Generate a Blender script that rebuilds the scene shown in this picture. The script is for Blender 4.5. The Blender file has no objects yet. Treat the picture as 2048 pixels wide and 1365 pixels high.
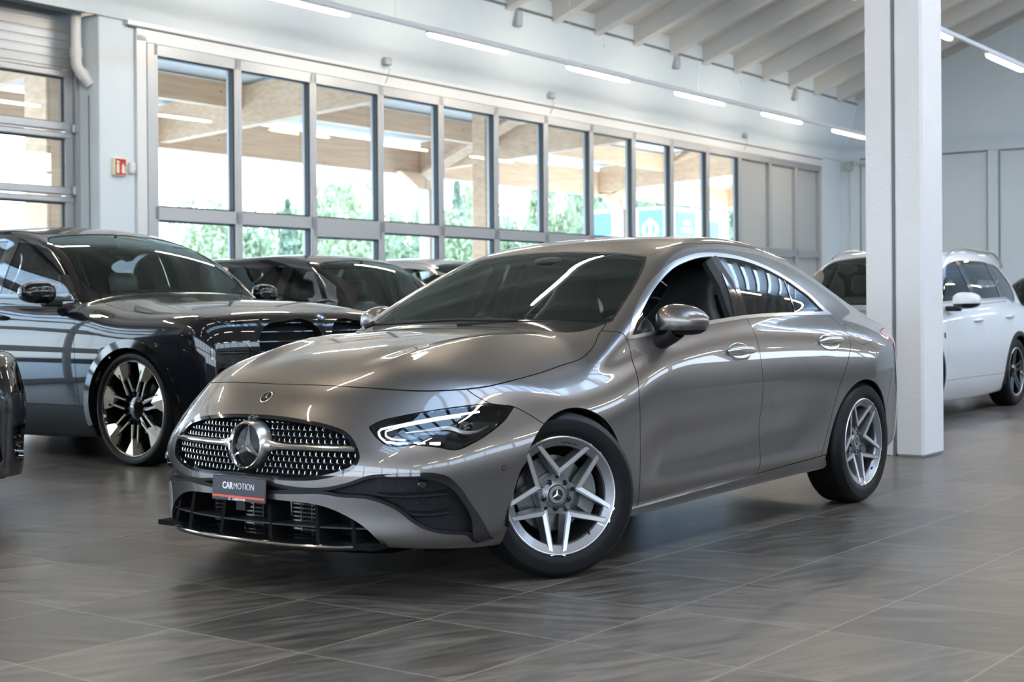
import bpy, math, random
import mathutils
from mathutils import Matrix, Vector
import numpy as np

random.seed(7)
rng = np.random.default_rng(7)
SC = bpy.context.scene
COL = SC.collection

# ---------------------------------------------------------------- camera
# world frame: the grey saloon stands along +x, front axle over the origin, floor at z = 0
CAM_F = 2961.8                       # focal length in pixels of the 2048-wide frame
CAM_P = (4.80311, 4.27670, 1.07300)
CAM_YAW, CAM_PITCH, CAM_ROLL, CAM_SHIFT = 3.795498, -.00528, .0078429, -51.334
cd = bpy.data.cameras.new('camera')
co = bpy.data.objects.new('camera', cd)
COL.objects.link(co)
SC.camera = co
cd.sensor_width = 36
cd.lens = CAM_F * 36 / 2048
cd.shift_y = CAM_SHIFT / 2048
cd.clip_end = 400
cd.clip_start = .05
_f = np.array([math.cos(CAM_YAW) * math.cos(CAM_PITCH), math.sin(CAM_YAW) * math.cos(CAM_PITCH), math.sin(CAM_PITCH)])
_r = np.array([math.sin(CAM_YAW), -math.cos(CAM_YAW), 0])
_d = np.cross(_f, _r)
_c, _s = math.cos(CAM_ROLL), math.sin(CAM_ROLL)
_r2, _d2 = _c * _r + _s * _d, -_s * _r + _c * _d
co.matrix_world = Matrix(((_r2[0], -_d2[0], -_f[0], CAM_P[0]), (_r2[1], -_d2[1], -_f[1], CAM_P[1]), (_r2[2], -_d2[2], -_f[2], CAM_P[2]), (0, 0, 0, 1)))
cd.dof.use_dof = True
cd.dof.focus_distance = 6.6
cd.dof.aperture_fstop = 4.0

# ---------------------------------------------------------------- sky and exposure
wd = bpy.data.worlds.new('sky')
SC.world = wd
wd.use_nodes = True
_n = wd.node_tree.nodes; _l = wd.node_tree.links
_bg = _n['Background']
_tc = _n.new('ShaderNodeTexCoord'); _sx = _n.new('ShaderNodeSeparateXYZ'); _cr = _n.new('ShaderNodeValToRGB')
_l.new(_tc.outputs['Generated'], _sx.inputs[0]); _l.new(_sx.outputs['Z'], _cr.inputs[0])
_cr.color_ramp.elements[0].position = 0; _cr.color_ramp.elements[0].color = (.78, .89, 1, 1)
_cr.color_ramp.elements[1].position = .6; _cr.color_ramp.elements[1].color = (.40, .64, 1, 1)
_l.new(_cr.outputs[0], _bg.inputs['Color'])
_bg.inputs['Strength'].default_value = 6.0

vs = SC.view_settings
SC.display_settings.display_device = 'sRGB'
vs.view_transform = 'Standard'
vs.look = 'None'
vs.gamma = 1
vs.use_curve_mapping = False
vs.exposure = .52
SC.cycles.use_denoising = True
SC.cycles.max_bounces = 10
SC.cycles.diffuse_bounces = 4
SC.cycles.glossy_bounces = 5
SC.cycles.transparent_max_bounces = 24
SC.cycles.caustics_reflective = False
SC.cycles.caustics_refractive = False
SC.cycles.sample_clamp_indirect = 6
# ---------------------------------------------------------------- numeric helpers
import numpy as np


class Spl:
    """natural cubic spline through (x, y) knots, straight beyond the ends; cyc=False"""
    def __init__(self, *k):
        k = sorted(k)
        x = np.array([a for a, b in k], float); y = np.array([b for a, b in k], float)
        n = len(x); h = np.diff(x)
        A = np.zeros((n, n)); r = np.zeros(n)
        A[0, 0] = A[-1, -1] = 1
        for i in range(1, n - 1):
            A[i, i - 1] = h[i - 1]; A[i, i] = 2 * (h[i - 1] + h[i]); A[i, i + 1] = h[i]
            r[i] = 6 * ((y[i + 1] - y[i]) / h[i] - (y[i] - y[i - 1]) / h[i - 1])
        self.x, self.y, self.m, self.h = x, y, np.linalg.solve(A, r), h

    def __call__(self, q):
        q = np.asarray(q, float)
        x, y, m, h = self.x, self.y, self.m, self.h
        i = np.clip(np.searchsorted(x, q) - 1, 0, len(h) - 1)
        t = np.clip(q, x[0], x[-1])
        a = (x[i + 1] - t); b = (t - x[i]); hi = h[i]
        v = (m[i] * a ** 3 + m[i + 1] * b ** 3) / (6 * hi) + (y[i] / hi - m[i] * hi / 6) * a + (y[i + 1] / hi - m[i + 1] * hi / 6) * b
        s0 = (y[1] - y[0]) / h[0] - h[0] * (2 * m[0] + m[1]) / 6
        s1 = (y[-1] - y[-2]) / h[-1] + h[-1] * (m[-2] + 2 * m[-1]) / 6
        return v + np.minimum(q - x[0], 0) * s0 + np.maximum(q - x[-1], 0) * s1


def smax(a, b, k):
    h = np.maximum(k - np.abs(a - b), 0) / k
    return np.maximum(a, b) + h * h * h * k / 6


def smin(a, b, k):
    return -smax(-a, -b, k)


def gbump(x, c, w):
    return np.exp(-((x - c) / w) ** 2)


def sstep(x, a, b):
    t = np.clip((x - a) / (b - a), 0, 1)
    return t * t * t * (t * (6 * t - 15) + 10)


class Shape:
    """a body given by an implicit function F(x, y, z) < 0 inside"""
    def __init__(self, F, lo, hi):
        self.F, self.lo, self.hi = F, np.array(lo, float), np.array(hi, float)

    def val(self, P):
        return self.F(P[:, 0], P[:, 1], P[:, 2])

    def grad(self, P, e=1.5e-3):
        g = np.zeros_like(P)
        for k in range(3):
            d = np.zeros(3); d[k] = e
            g[:, k] = (self.val(P + d) - self.val(P - d)) / (2 * e)
        return g

    def normal(self, P, e=3e-3):
        g = self.grad(P, e)
        return g / np.maximum(np.linalg.norm(g, axis=1, keepdims=True), 1e-9)

    def project(self, P, n=4):
        for _ in range(n):
            g = self.grad(P)
            s = self.val(P)[:, None] * g / np.maximum((g * g).sum(1, keepdims=True), .05)
            l = np.linalg.norm(s, axis=1, keepdims=True)
            P = P - s * np.minimum(1, .02 / np.maximum(l, 1e-9))
        return P

    def hit(self, o, d, t0=0.5, t1=30):
        """first hit of a ray, by fine marching"""
        o = np.array(o, float); d = np.array(d, float); d = d / np.linalg.norm(d)
        t = np.arange(t0, t1, .004)
        P = o + t[:, None] * d
        m = ((P > self.lo - .05) & (P < self.hi + .05)).all(1)
        t = t[m]; P = P[m]
        if not len(t): return None
        v = self.val(P); k = np.nonzero(v < 0)[0]
        if not len(k): return None
        i = k[0]
        if i == 0: return P[0]
        w = v[i - 1] / (v[i - 1] - v[i])
        return P[i - 1] * (1 - w) + P[i] * w

    def mesh(self, h):
        """surface nets: quads on the zero level, projected back onto it"""
        ax = [np.arange(self.lo[k], self.hi[k] + h, h) for k in range(3)]
        V = self.F(ax[0][:, None, None], ax[1][None, :, None], ax[2][None, None, :])
        V = np.broadcast_to(V, (len(ax[0]), len(ax[1]), len(ax[2])))
        S = V < 0
        nx, ny, nz = S.shape
        cnt = np.zeros((nx - 1, ny - 1, nz - 1), np.int8)
        for i in (0, 1):
            for j in (0, 1):
                for k in (0, 1):
                    cnt += S[i:nx - 1 + i, j:ny - 1 + j, k:nz - 1 + k]
        act = np.argwhere((cnt > 0) & (cnt < 8))
        idx = -np.ones((nx - 1, ny - 1, nz - 1), np.int32)
        idx[act[:, 0], act[:, 1], act[:, 2]] = np.arange(len(act))
        acc = np.zeros((len(act), 3)); num = np.zeros(len(act))
        for axis in range(3):
            o = [k for k in range(3) if k != axis]
            for a in (0, 1):
                for b in (0, 1):
                    c0 = act.copy(); c0[:, o[0]] += a; c0[:, o[1]] += b
                    c1 = c0.copy(); c1[:, axis] += 1
                    v0 = V[c0[:, 0], c0[:, 1], c0[:, 2]]; v1 = V[c1[:, 0], c1[:, 1], c1[:, 2]]
                    m = (v0 < 0) != (v1 < 0)
                    t = np.where(m, v0 / np.where(m, v0 - v1, 1), 0)
                    p = c0.astype(float); p[:, axis] += t
                    acc[m] += p[m]; num[m] += 1
        P = self.lo + h * acc / num[:, None]
        P = self.project(P)
        faces = []
        for axis in range(3):
            o = [k for k in range(3) if k != axis]
            sl0 = [slice(None)] * 3; sl1 = [slice(None)] * 3
            sl0[axis] = slice(0, -1); sl1[axis] = slice(1, None)
            ch = S[tuple(sl0)] != S[tuple(sl1)]
            e = np.argwhere(ch)
            e = e[(e[:, o[0]] > 0) & (e[:, o[1]] > 0) & (e[:, o[0]] < S.shape[o[0]] - 1) & (e[:, o[1]] < S.shape[o[1]] - 1)]
            q = []
            for a, b in ((0, 0), (1, 0), (1, 1), (0, 1)):
                c = e.copy(); c[:, o[0]] -= a; c[:, o[1]] -= b
                q.append(idx[c[:, 0], c[:, 1], c[:, 2]])
            q = np.stack(q, 1)
            q = q[(q >= 0).all(1)]
            faces.append(q)
        Q = np.concatenate(faces)
        N = self.normal(P)
        A = P[Q]
        fn = np.cross(A[:, 2] - A[:, 0], A[:, 3] - A[:, 1])
        fl = (fn * N[Q[:, 0]]).sum(1) < 0
        Q[fl] = Q[fl][:, ::-1]
        return Mesh(P, [tuple(f) for f in Q.tolist()], self)


class Mesh:
    """points and polygons lying on a Shape"""
    def __init__(self, P, faces, shape=None):
        self.P, self.faces, self.shape = np.asarray(P, float), faces, shape

    def compact(self):
        used = np.zeros(len(self.P), bool)
        for f in self.faces:
            for i in f: used[i] = True
        m = -np.ones(len(self.P), int); m[used] = np.arange(used.sum())
        ml = m.tolist()
        return Mesh(self.P[used], [tuple(ml[i] for i in f) for f in self.faces], self.shape)

    def clip(self, f):
        """the part where the array f (one value per point) is below 0, cut at exactly 0"""
        f = np.where(np.abs(f) < 1e-7, 1e-7, f)
        ins = (f < 0).tolist(); fl = f.tolist()
        out = []; new = []; cache = {}
        n0 = len(self.P)
        for fc in self.faces:
            s = sum(ins[i] for i in fc)
            if s == len(fc): out.append(fc); continue
            if s == 0: continue
            g = []
            L = len(fc)
            for k in range(L):
                a, b = fc[k], fc[(k + 1) % L]
                if ins[a]: g.append(a)
                if ins[a] != ins[b]:
                    key = (a, b) if a < b else (b, a)
                    j = cache.get(key)
                    if j is None:
                        t = fl[key[0]] / (fl[key[0]] - fl[key[1]])
                        j = n0 + len(new); cache[key] = j
                        new.append((key[0], key[1], t))
                    g.append(j)
            if len(g) >= 3: out.append(tuple(g))
        P = self.P
        if new:
            a = np.array([q[0] for q in new]); b = np.array([q[1] for q in new]); t = np.array([q[2] for q in new])[:, None]
            P = np.concatenate([P, P[a] * (1 - t) + P[b] * t])
        return Mesh(P, out, self.shape).compact()

    def sel(self, fn):
        """clip by a function of the points"""
        return self.clip(fn(self.P))

    def boundary(self):
        c = {}
        for f in self.faces:
            for k in range(len(f)):
                a, b = f[k], f[(k + 1) % len(f)]
                key = (a, b) if a < b else (b, a)
                if key in c: c[key] = None
                else: c[key] = (a, b)
        return [e for e in c.values() if e]


def smooth_poly(pts, n=12, closed=True, sharp=()):
    """Catmull-Rom through 2D points; indices in sharp stay corners"""
    pts = [np.array(p, float) for p in pts]; N = len(pts); out = []
    rng = range(N) if closed else range(N - 1)
    for i in rng:
        p1, p2 = pts[i], pts[(i + 1) % N]
        p0 = pts[i - 1] if (closed or i > 0) else 2 * p1 - p2
        p3 = pts[(i + 2) % N] if (closed or i < N - 2) else 2 * p2 - p1
        if i in sharp: p0 = 2 * p1 - p2
        if (i + 1) % N in sharp: p3 = 2 * p2 - p1
        d = np.linalg.norm(p2 - p1)
        # centripetal-like limit of tangents
        def tan(a, b, c):
            da = max(np.linalg.norm(b - a), 1e-9); dc = max(np.linalg.norm(c - b), 1e-9)
            return ((b - a) / da * dc + (c - b) / dc * da) / (da + dc)
        m1 = tan(p0, p1, p2) * d; m2 = tan(p1, p2, p3) * d
        for k in range(n):
            t = k / n
            out.append((2 * t ** 3 - 3 * t * t + 1) * p1 + (t ** 3 - 2 * t * t + t) * m1 + (-2 * t ** 3 + 3 * t * t) * p2 + (t ** 3 - t * t) * m2)
    if not closed: out.append(pts[-1])
    return np.array(out)


def poly_sd(Q, poly):
    """signed distance of 2D points Q to a closed polygon, negative inside"""
    lo = poly.min(0) - .08; hi = poly.max(0) + .08
    res = np.full(len(Q), .1)
    m = ((Q > lo) & (Q < hi)).all(1)
    q = Q[m]
    if len(q):
        d = np.full(len(q), 1e9); ins = np.zeros(len(q), bool)
        for a, b in zip(poly, np.roll(poly, -1, 0)):
            ab = b - a; L = ab @ ab
            if L < 1e-14: continue
            t = np.clip(((q - a) @ ab) / L, 0, 1)
            r = q - a - t[:, None] * ab
            d = np.minimum(d, (r * r).sum(1))
            c = (a[1] > q[:, 1]) != (b[1] > q[:, 1])
            if c.any():
                xx = a[0] + (q[:, 1] - a[1]) / (b[1] - a[1] if b[1] != a[1] else 1e-12) * ab[0]
                ins ^= c & (q[:, 0] < xx)
        d = np.sqrt(d)
        res[m] = np.where(ins, -d, d)
    return res


def line_sd(Q, pts, ext=3.0):
    """signed side distance of 2D points to an open polyline (ends run on); negative on its right"""
    pts = np.asarray(pts, float)
    a = pts[0] + (pts[0] - pts[1]) / np.linalg.norm(pts[0] - pts[1]) * ext
    b = pts[-1] + (pts[-1] - pts[-2]) / np.linalg.norm(pts[-1] - pts[-2]) * ext
    pts = np.concatenate([[a], pts, [b]])
    best = np.full(len(Q), 1e9); sg = np.ones(len(Q))
    for p, q in zip(pts[:-1], pts[1:]):
        d = q - p; L = d @ d
        t = np.clip(((Q - p) @ d) / L, 0, 1)
        r = Q - p - t[:, None] * d
        dd = (r * r).sum(1)
        cr = d[0] * r[:, 1] - d[1] * r[:, 0]
        m = dd < best - 1e-12
        best[m] = dd[m]; sg[m] = np.where(cr[m] >= 0, 1, -1)
    return np.sqrt(best) * sg


def car_shape(c):
    """implicit car body from a dictionary of splines"""
    def body(x, y, z):
        a = np.abs(y)
        Y = c['plan'](x) + c['sec'](z)
        if 'side' in c: Y = Y + c['side'](x, z)
        f = a - Y
        top = z - (c['top'](x) - c['crown'](x) * (a / .8) ** 3)
        if 'tops' in c: top = top - c['tops'](x, a)
        f = smax(f, top, c['kt'](x))
        fr = (x - (c['front'](z) - c['fsweep'](a) * (1 + (c['fz'](z) if 'fz' in c else 0)))) * c.get('fscale', .85)
        f = smax(f, fr, c['kf'](z) if callable(c['kf']) else c['kf'])
        re = (c['rear'](z) + c['rsweep'](a) - x) * .9
        f = smax(f, re, c['kr'])
        return smax(f, c['bottom'](x) - z, .05)

    def cabin(x, y, z):
        a = np.abs(y)
        xs = x + c['bow'](x) * a * a
        top = (z - (c['roof'](xs) - c['rcrown'] * (a / .6) ** 2)) * c['rscale'](x)
        side = (a - (c['gplan'](x) + c['gsec'](z))) * .93
        return np.maximum(smax(top, side, c['kg'](x)), c.get('cfloor', .72) - z)

    def F(x, y, z):
        return smin(body(x, y, z), cabin(x, y, z), c['ku'](x))
    s = Shape(F, c['lo'], c['hi'])
    s.body, s.cabin = body, cabin
    return s
# ---------------------------------------------------------------- materials
MATS = {}


def mat(name, col=(.8, .8, .8), rough=.5, metal=0, spec=.5, coat=0, coat_rough=.03, emit=None, estr=0, bump=None, var=0, vscale=8):
    """principled material; var mixes in a faint noise of the colour, bump = (scale, strength)"""
    if name in MATS: return MATS[name]
    m = bpy.data.materials.new(name); m.use_nodes = True
    nt = m.node_tree; b = nt.nodes['Principled BSDF']
    b.inputs['Base Color'].default_value = (*col, 1)
    b.inputs['Roughness'].default_value = rough
    b.inputs['Metallic'].default_value = metal
    b.inputs['Specular IOR Level'].default_value = spec
    b.inputs['Coat Weight'].default_value = coat
    b.inputs['Coat Roughness'].default_value = coat_rough
    if emit:
        b.inputs['Emission Color'].default_value = (*emit, 1)
        b.inputs['Emission Strength'].default_value = estr
    geo = nt.nodes.new('ShaderNodeTexCoord')
    if var:
        nz = nt.nodes.new('ShaderNodeTexNoise'); nz.inputs['Scale'].default_value = vscale; nz.inputs['Detail'].default_value = 5
        nt.links.new(geo.outputs['Object'], nz.inputs['Vector'])
        mx = nt.nodes.new('ShaderNodeMix'); mx.data_type = 'RGBA'
        mx.inputs[6].default_value = tuple(c * (1 - var) for c in col) + (1,)
        mx.inputs[7].default_value = tuple(min(1, c * (1 + var)) for c in col) + (1,)
        nt.links.new(nz.outputs['Fac'], mx.inputs[0]); nt.links.new(mx.outputs[2], b.inputs['Base Color'])
    if bump:
        nz = nt.nodes.new('ShaderNodeTexNoise'); nz.inputs['Scale'].default_value = bump[0]; nz.inputs['Detail'].default_value = 4
        nt.links.new(geo.outputs['Object'], nz.inputs['Vector'])
        bp = nt.nodes.new('ShaderNodeBump'); bp.inputs['Strength'].default_value = bump[1]; bp.inputs['Distance'].default_value = .01
        nt.links.new(nz.outputs['Fac'], bp.inputs['Height']); nt.links.new(bp.outputs[0], b.inputs['Normal'])
    MATS[name] = m
    return m


def glass(name, tint=(.8, .86, .84), ior=1.5, gain=1.0, refl=(1, 1, 1)):
    """one sheet of glass: sees straight through, mirrors by Fresnel"""
    if name in MATS: return MATS[name]
    m = bpy.data.materials.new(name); m.use_nodes = True
    nt = m.node_tree; nt.nodes.clear()
    out = nt.nodes.new('ShaderNodeOutputMaterial'); mix = nt.nodes.new('ShaderNodeMixShader')
    tr = nt.nodes.new('ShaderNodeBsdfTransparent'); gl = nt.nodes.new('ShaderNodeBsdfGlossy'); fr = nt.nodes.new('ShaderNodeFresnel')
    tr.inputs[0].default_value = (*tint, 1); gl.inputs['Roughness'].default_value = 0; gl.inputs[0].default_value = (*refl, 1); fr.inputs[0].default_value = ior
    mu = nt.nodes.new('ShaderNodeMath'); mu.operation = 'MULTIPLY'; mu.inputs[1].default_value = gain; mu.use_clamp = True
    nt.links.new(fr.outputs[0], mu.inputs[0])
    nt.links.new(mu.outputs[0], mix.inputs[0]); nt.links.new(tr.outputs[0], mix.inputs[1]); nt.links.new(gl.outputs[0], mix.inputs[2])
    nt.links.new(mix.outputs[0], out.inputs[0])
    MATS[name] = m
    return m


def metallic_paint(name, col, flake=.25, rough=.28, metal=.75):
    if name in MATS: return MATS[name]
    m = mat(name, col, rough, metal, .5, 1.0, .015)
    nt = m.node_tree; b = nt.nodes['Principled BSDF']
    tc = nt.nodes.new('ShaderNodeTexCoord')
    vo = nt.nodes.new('ShaderNodeTexVoronoi'); vo.inputs['Scale'].default_value = 1400
    nt.links.new(tc.outputs['Object'], vo.inputs['Vector'])
    mx = nt.nodes.new('ShaderNodeMix'); mx.data_type = 'RGBA'
    mx.inputs[6].default_value = tuple(c * (1 - flake) for c in col) + (1,)
    mx.inputs[7].default_value = tuple(c * (1 + flake) for c in col) + (1,)
    sp = nt.nodes.new('ShaderNodeSeparateColor')
    nt.links.new(vo.outputs['Color'], sp.inputs[0]); nt.links.new(sp.outputs[0], mx.inputs[0]); nt.links.new(mx.outputs[2], b.inputs['Base Color'])
    return m


M_GREY = metallic_paint('warm_grey_metallic_paint', (.172, .155, .140), .2, .36, .9)
M_BLACKP = mat('black_car_paint', (.004, .005, .007), .3, 0, .05, 1.0, .012)
M_DARKP = mat('dark_grey_car_paint', (.014, .016, .018), .3, 0, .1, 1.0, .012)
M_WHITEP = mat('white_car_paint', (.72, .73, .74), .3, 0, .5, 1.0, .02)
M_SILVERP = metallic_paint('silver_car_paint', (.55, .55, .55), .1)
M_BLUEP = mat('dark_blue_car_paint', (.012, .02, .03), .25, 0, .5, 1.0, .012)
M_CHROME = mat('chrome', (.86, .84, .80), .10, 1)
M_SATIN = mat('satin_silver_trim', (.62, .60, .57), .28, 1)
M_GLOSSBLK = mat('gloss_black_trim', (.006, .006, .006), .08, 0, .5, .6)
M_PLASTIC = mat('black_textured_plastic', (.008, .008, .009), .5, spec=.3, bump=(900, .25))
M_DARK = mat('unlit_black_inner_shell', (.006, .006, .006), .8, spec=.1)
M_RUBBER = mat('tyre_rubber', (.006, .006, .0065), .5, spec=.25, bump=(300, .06))
M_RIM = mat('tremolite_grey_rim', (.27, .275, .285), .36, .8, coat=.4)
M_MACH = mat('bright_machined_rim_face', (.80, .79, .78), .36, .9)
M_DISC = mat('brake_disc_steel', (.30, .29, .28), .34, 1, bump=(200, .05))
M_CAST = mat('cast_brake_metal', (.30, .30, .29), .5, .7, bump=(120, .2))
M_GOLD = mat('light_bronze_rim_insert', (.60, .52, .40), .28, .9)
M_TINT = glass('tinted_car_glass', (.86, .92, .90))
M_TINTD = glass('dark_tinted_car_glass', (.40, .46, .45))
M_WS = glass('windscreen_glass', (.86, .97, .95), 1.5, 1.25, (.80, .97, .95))
M_LENS = glass('clear_lamp_lens', (.93, .94, .95))
M_PANE = glass('window_glass', (.90, .94, .93), 1.5, 1.3)
M_SEAT = mat('black_leather_seat', (.045, .045, .047), .45, bump=(260, .15))
M_SEATG = mat('grey_seat_cloth', (.06, .06, .065), .8)
M_LINER = mat('grey_headliner_cloth', (.28, .28, .27), .9)
M_DASH = mat('black_dashboard_plastic', (.014, .014, .015), .55, bump=(500, .15))
M_RED = mat('red_tail_lamp', (.45, .01, .012), .1, coat=1)
M_REDL = mat('red_orange_stripe_print', (.85, .10, .04), .5)
M_WHITEPRINT = mat('white_print', (.85, .85, .85), .5)
M_PLATE = mat('charcoal_plate_board', (.022, .020, .028), .35)
M_LED = mat('white_led_light_guide', (.9, .9, .92), .25, emit=(.95, .93, 1.0), estr=1.0)
M_REFL = mat('lamp_reflector', (.75, .75, .77), .12, 1)
M_AMBER = mat('amber_marker', (.7, .25, .03), .2)
M_MIRROR = mat('mirror_silvering', (.85, .86, .86), .02, 1)


# ---------------------------------------------------------------- objects
def tag(o, label=None, cat=None, group=None, kind=None):
    if label: o['label'] = label
    if cat: o['category'] = cat
    if group: o['group'] = group
    if kind: o['kind'] = kind
    return o


def empty(name, loc, rz=0, label=None, cat=None, group=None):
    o = bpy.data.objects.new(name, None); COL.objects.link(o)
    o.location = loc; o.rotation_euler = (0, 0, rz); o.empty_display_size = .1
    return tag(o, label, cat, group)


def mk(name, P, F, m, parent=None, smooth=None, normals=None, mi=None):
    """link one mesh object; smooth = angle in degrees for soft edges, normals = one per point"""
    me = bpy.data.meshes.new(name)
    me.from_pydata([tuple(map(float, p)) for p in P], [], F)
    for k in (m if isinstance(m, (list, tuple)) else [m]): me.materials.append(k)
    if mi is not None: me.polygons.foreach_set('material_index', np.asarray(mi, np.int32))
    if smooth is not None or normals is not None:
        me.polygons.foreach_set('use_smooth', np.ones(len(me.polygons), bool))
    if smooth is not None and normals is None: me.set_sharp_from_angle(angle=math.radians(smooth))
    if normals is not None: me.normals_split_custom_set_from_vertices([tuple(n) for n in normals])
    me.update()
    o = bpy.data.objects.new(name, me); COL.objects.link(o)
    if parent is not None: o.parent = parent
    return o


class MB:
    """collects simple shapes into one mesh"""
    def __init__(self): self.P = []; self.F = []; self.I = []; self.mi = 0; self.T = np.eye(4)

    def add(self, P, F):
        P = np.asarray(P, float)
        P = P @ self.T[:3, :3].T + self.T[:3, 3]
        n = len(self.P); self.P += P.tolist()
        for f in F: self.F.append(tuple(i + n for i in f)); self.I.append(self.mi)
        return self

    def box(self, c, s, R=None, bev=0):
        """box with centre c and full size s; bev chamfers the edges"""
        h = np.array(s, float) / 2
        if bev:
            b = min(bev, *(h * .9)); pts = []; 
            for sx in (-1, 1):
                for sy in (-1, 1):
                    for sz in (-1, 1):
                        pts.append((sx * (h[0] - b), sy * (h[1] - b), sz * h[2]))
                        pts.append((sx * (h[0] - b), sy * h[1], sz * (h[2] - b)))
                        pts.append((sx * h[0], sy * (h[1] - b), sz * (h[2] - b)))
            P = np.array(pts)
            def ix(sx, sy, sz, k): return ((sx > 0) * 4 + (sy > 0) * 2 + (sz > 0)) * 3 + k
            F = []
            for s in (-1, 1):
                F.append((ix(-1, -1, s, 0), ix(1, -1, s, 0), ix(1, 1, s, 0), ix(-1, 1, s, 0))[::s])
                F.append((ix(-1, s, -1, 1), ix(-1, s, 1, 1), ix(1, s, 1, 1), ix(1, s, -1, 1))[::s])
                F.append((ix(s, -1, -1, 2), ix(s, 1, -1, 2), ix(s, 1, 1, 2), ix(s, -1, 1, 2))[::s])
            for a in (-1, 1):
                for b2 in (-1, 1):
                    F.append((ix(-1, a, b2, 0), ix(1, a, b2, 0), ix(1, a, b2, 1), ix(-1, a, b2, 1))[::a * b2])
                    F.append((ix(a, -1, b2, 0), ix(a, -1, b2, 2), ix(a, 1, b2, 2), ix(a, 1, b2, 0))[::-a * b2 * -1])
                    F.append((ix(a, b2, -1, 1), ix(a, b2, 1, 1), ix(a, b2, 1, 2), ix(a, b2, -1, 2))[::a * b2])
                    for c2 in (-1, 1): F.append((ix(a, b2, c2, 0), ix(a, b2, c2, 1), ix(a, b2, c2, 2)))
        else:
            P = np.array([(x, y, z) for x in (-1, 1) for y in (-1, 1) for z in (-1, 1)]) * h
            F = [(0, 1, 3, 2), (4, 6, 7, 5), (0, 4, 5, 1), (2, 3, 7, 6), (0, 2, 6, 4), (1, 5, 7, 3)]
        if R is not None: P = P @ np.asarray(R, float).T
        return self.add(P + np.array(c, float), F)

    def prism(self, poly, a, b, axis=2):
        """closed 2D outline swept from a to b along an axis (the other two axes in order)"""
        poly = np.asarray(poly, float); n = len(poly)
        o = [k for k in range(3) if k != axis]
        P = np.zeros((2 * n, 3)); P[:n, o[0]] = P[n:, o[0]] = poly[:, 0]; P[:n, o[1]] = P[n:, o[1]] = poly[:, 1]
        P[:n, axis] = a; P[n:, axis] = b
        F = [tuple(range(n)), tuple(range(2 * n - 1, n - 1, -1))] + [(i, i + n, (i + 1) % n + n, (i + 1) % n) for i in range(n)]
        return self.add(P, F)

    def tube(self, pts, r, n=10, cap=True, closed=False):
        pts = [np.array(p, float) for p in pts]; N = len(pts)
        r = [r] * N if np.isscalar(r) else r
        P = []; up = np.array([0.123, .31, 1.0])
        for i, p in enumerate(pts):
            t = (pts[(i + 1) % N] if closed or i < N - 1 else p) - (pts[i - 1] if closed or i > 0 else p)
            t = t / np.linalg.norm(t)
            if i == 0:
                u = np.cross(t, up); u /= np.linalg.norm(u)
            else:
                u = u - t * (u @ t); u /= np.linalg.norm(u)
            v = np.cross(t, u)
            for k in range(n):
                a = 2 * math.pi * k / n
                P.append(p + r[i] * (math.cos(a) * u + math.sin(a) * v))
        F = []
        for i in range(N if closed else N - 1):
            j = (i + 1) % N
            for k in range(n): F.append((i * n + k, i * n + (k + 1) % n, j * n + (k + 1) % n, j * n + k))
        if cap and not closed: F += [tuple(range(n - 1, -1, -1)), tuple((N - 1) * n + k for k in range(n))]
        return self.add(P, F)

    def lathe(self, prof, n=48, axis=1, closed=False, a0=0, a1=2 * math.pi):
        """profile of (radius, position along the axis) turned about the axis"""
        full = abs(a1 - a0 - 2 * math.pi) < 1e-6
        m = len(prof); P = []; o = [k for k in range(3) if k != axis]
        N = n if full else n + 1
        for i in range(N):
            a = a0 + (a1 - a0) * i / n
            for r, h in prof:
                q = [0, 0, 0]; q[axis] = h; q[o[0]] = r * math.cos(a); q[o[1]] = r * math.sin(a); P.append(q)
        F = []
        for i in range(n):
            j = (i + 1) % N
            for k in range(m if closed else m - 1):
                k2 = (k + 1) % m
                F.append((i * m + k, i * m + k2, j * m + k2, j * m + k))
        return self.add(P, F)

    def ell(self, c, s, n=16, m=10, p=2.0):
        """(super)ellipsoid"""
        P = []; 
        def sp(v): return math.copysign(abs(v) ** (2 / p), v)
        for i in range(m + 1):
            t = -math.pi / 2 + math.pi * i / m
            for k in range(n):
                a = 2 * math.pi * k / n
                P.append((c[0] + s[0] * sp(math.cos(t)) * sp(math.cos(a)), c[1] + s[1] * sp(math.cos(t)) * sp(math.sin(a)), c[2] + s[2] * sp(math.sin(t))))
        F = [(i * n + k, i * n + (k + 1) % n, (i + 1) * n + (k + 1) % n, (i + 1) * n + k) for i in range(m) for k in range(n)]
        return self.add(P, F)

    def build(self, name, m, parent=None, smooth=35, **k):
        return mk(name, self.P, self.F, m, parent, smooth, mi=self.I if isinstance(m, (list, tuple)) else None, **k)


def rotz(a): return np.array([[math.cos(a), -math.sin(a), 0], [math.sin(a), math.cos(a), 0], [0, 0, 1.]])
def rotx(a): return np.array([[1., 0, 0], [0, math.cos(a), -math.sin(a)], [0, math.sin(a), math.cos(a)]])
def roty(a): return np.array([[math.cos(a), 0, math.sin(a)], [0, 1., 0], [-math.sin(a), 0, math.cos(a)]])


def tform(R, t):
    T = np.eye(4); T[:3, :3] = R; T[:3, 3] = t
    return T


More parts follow.
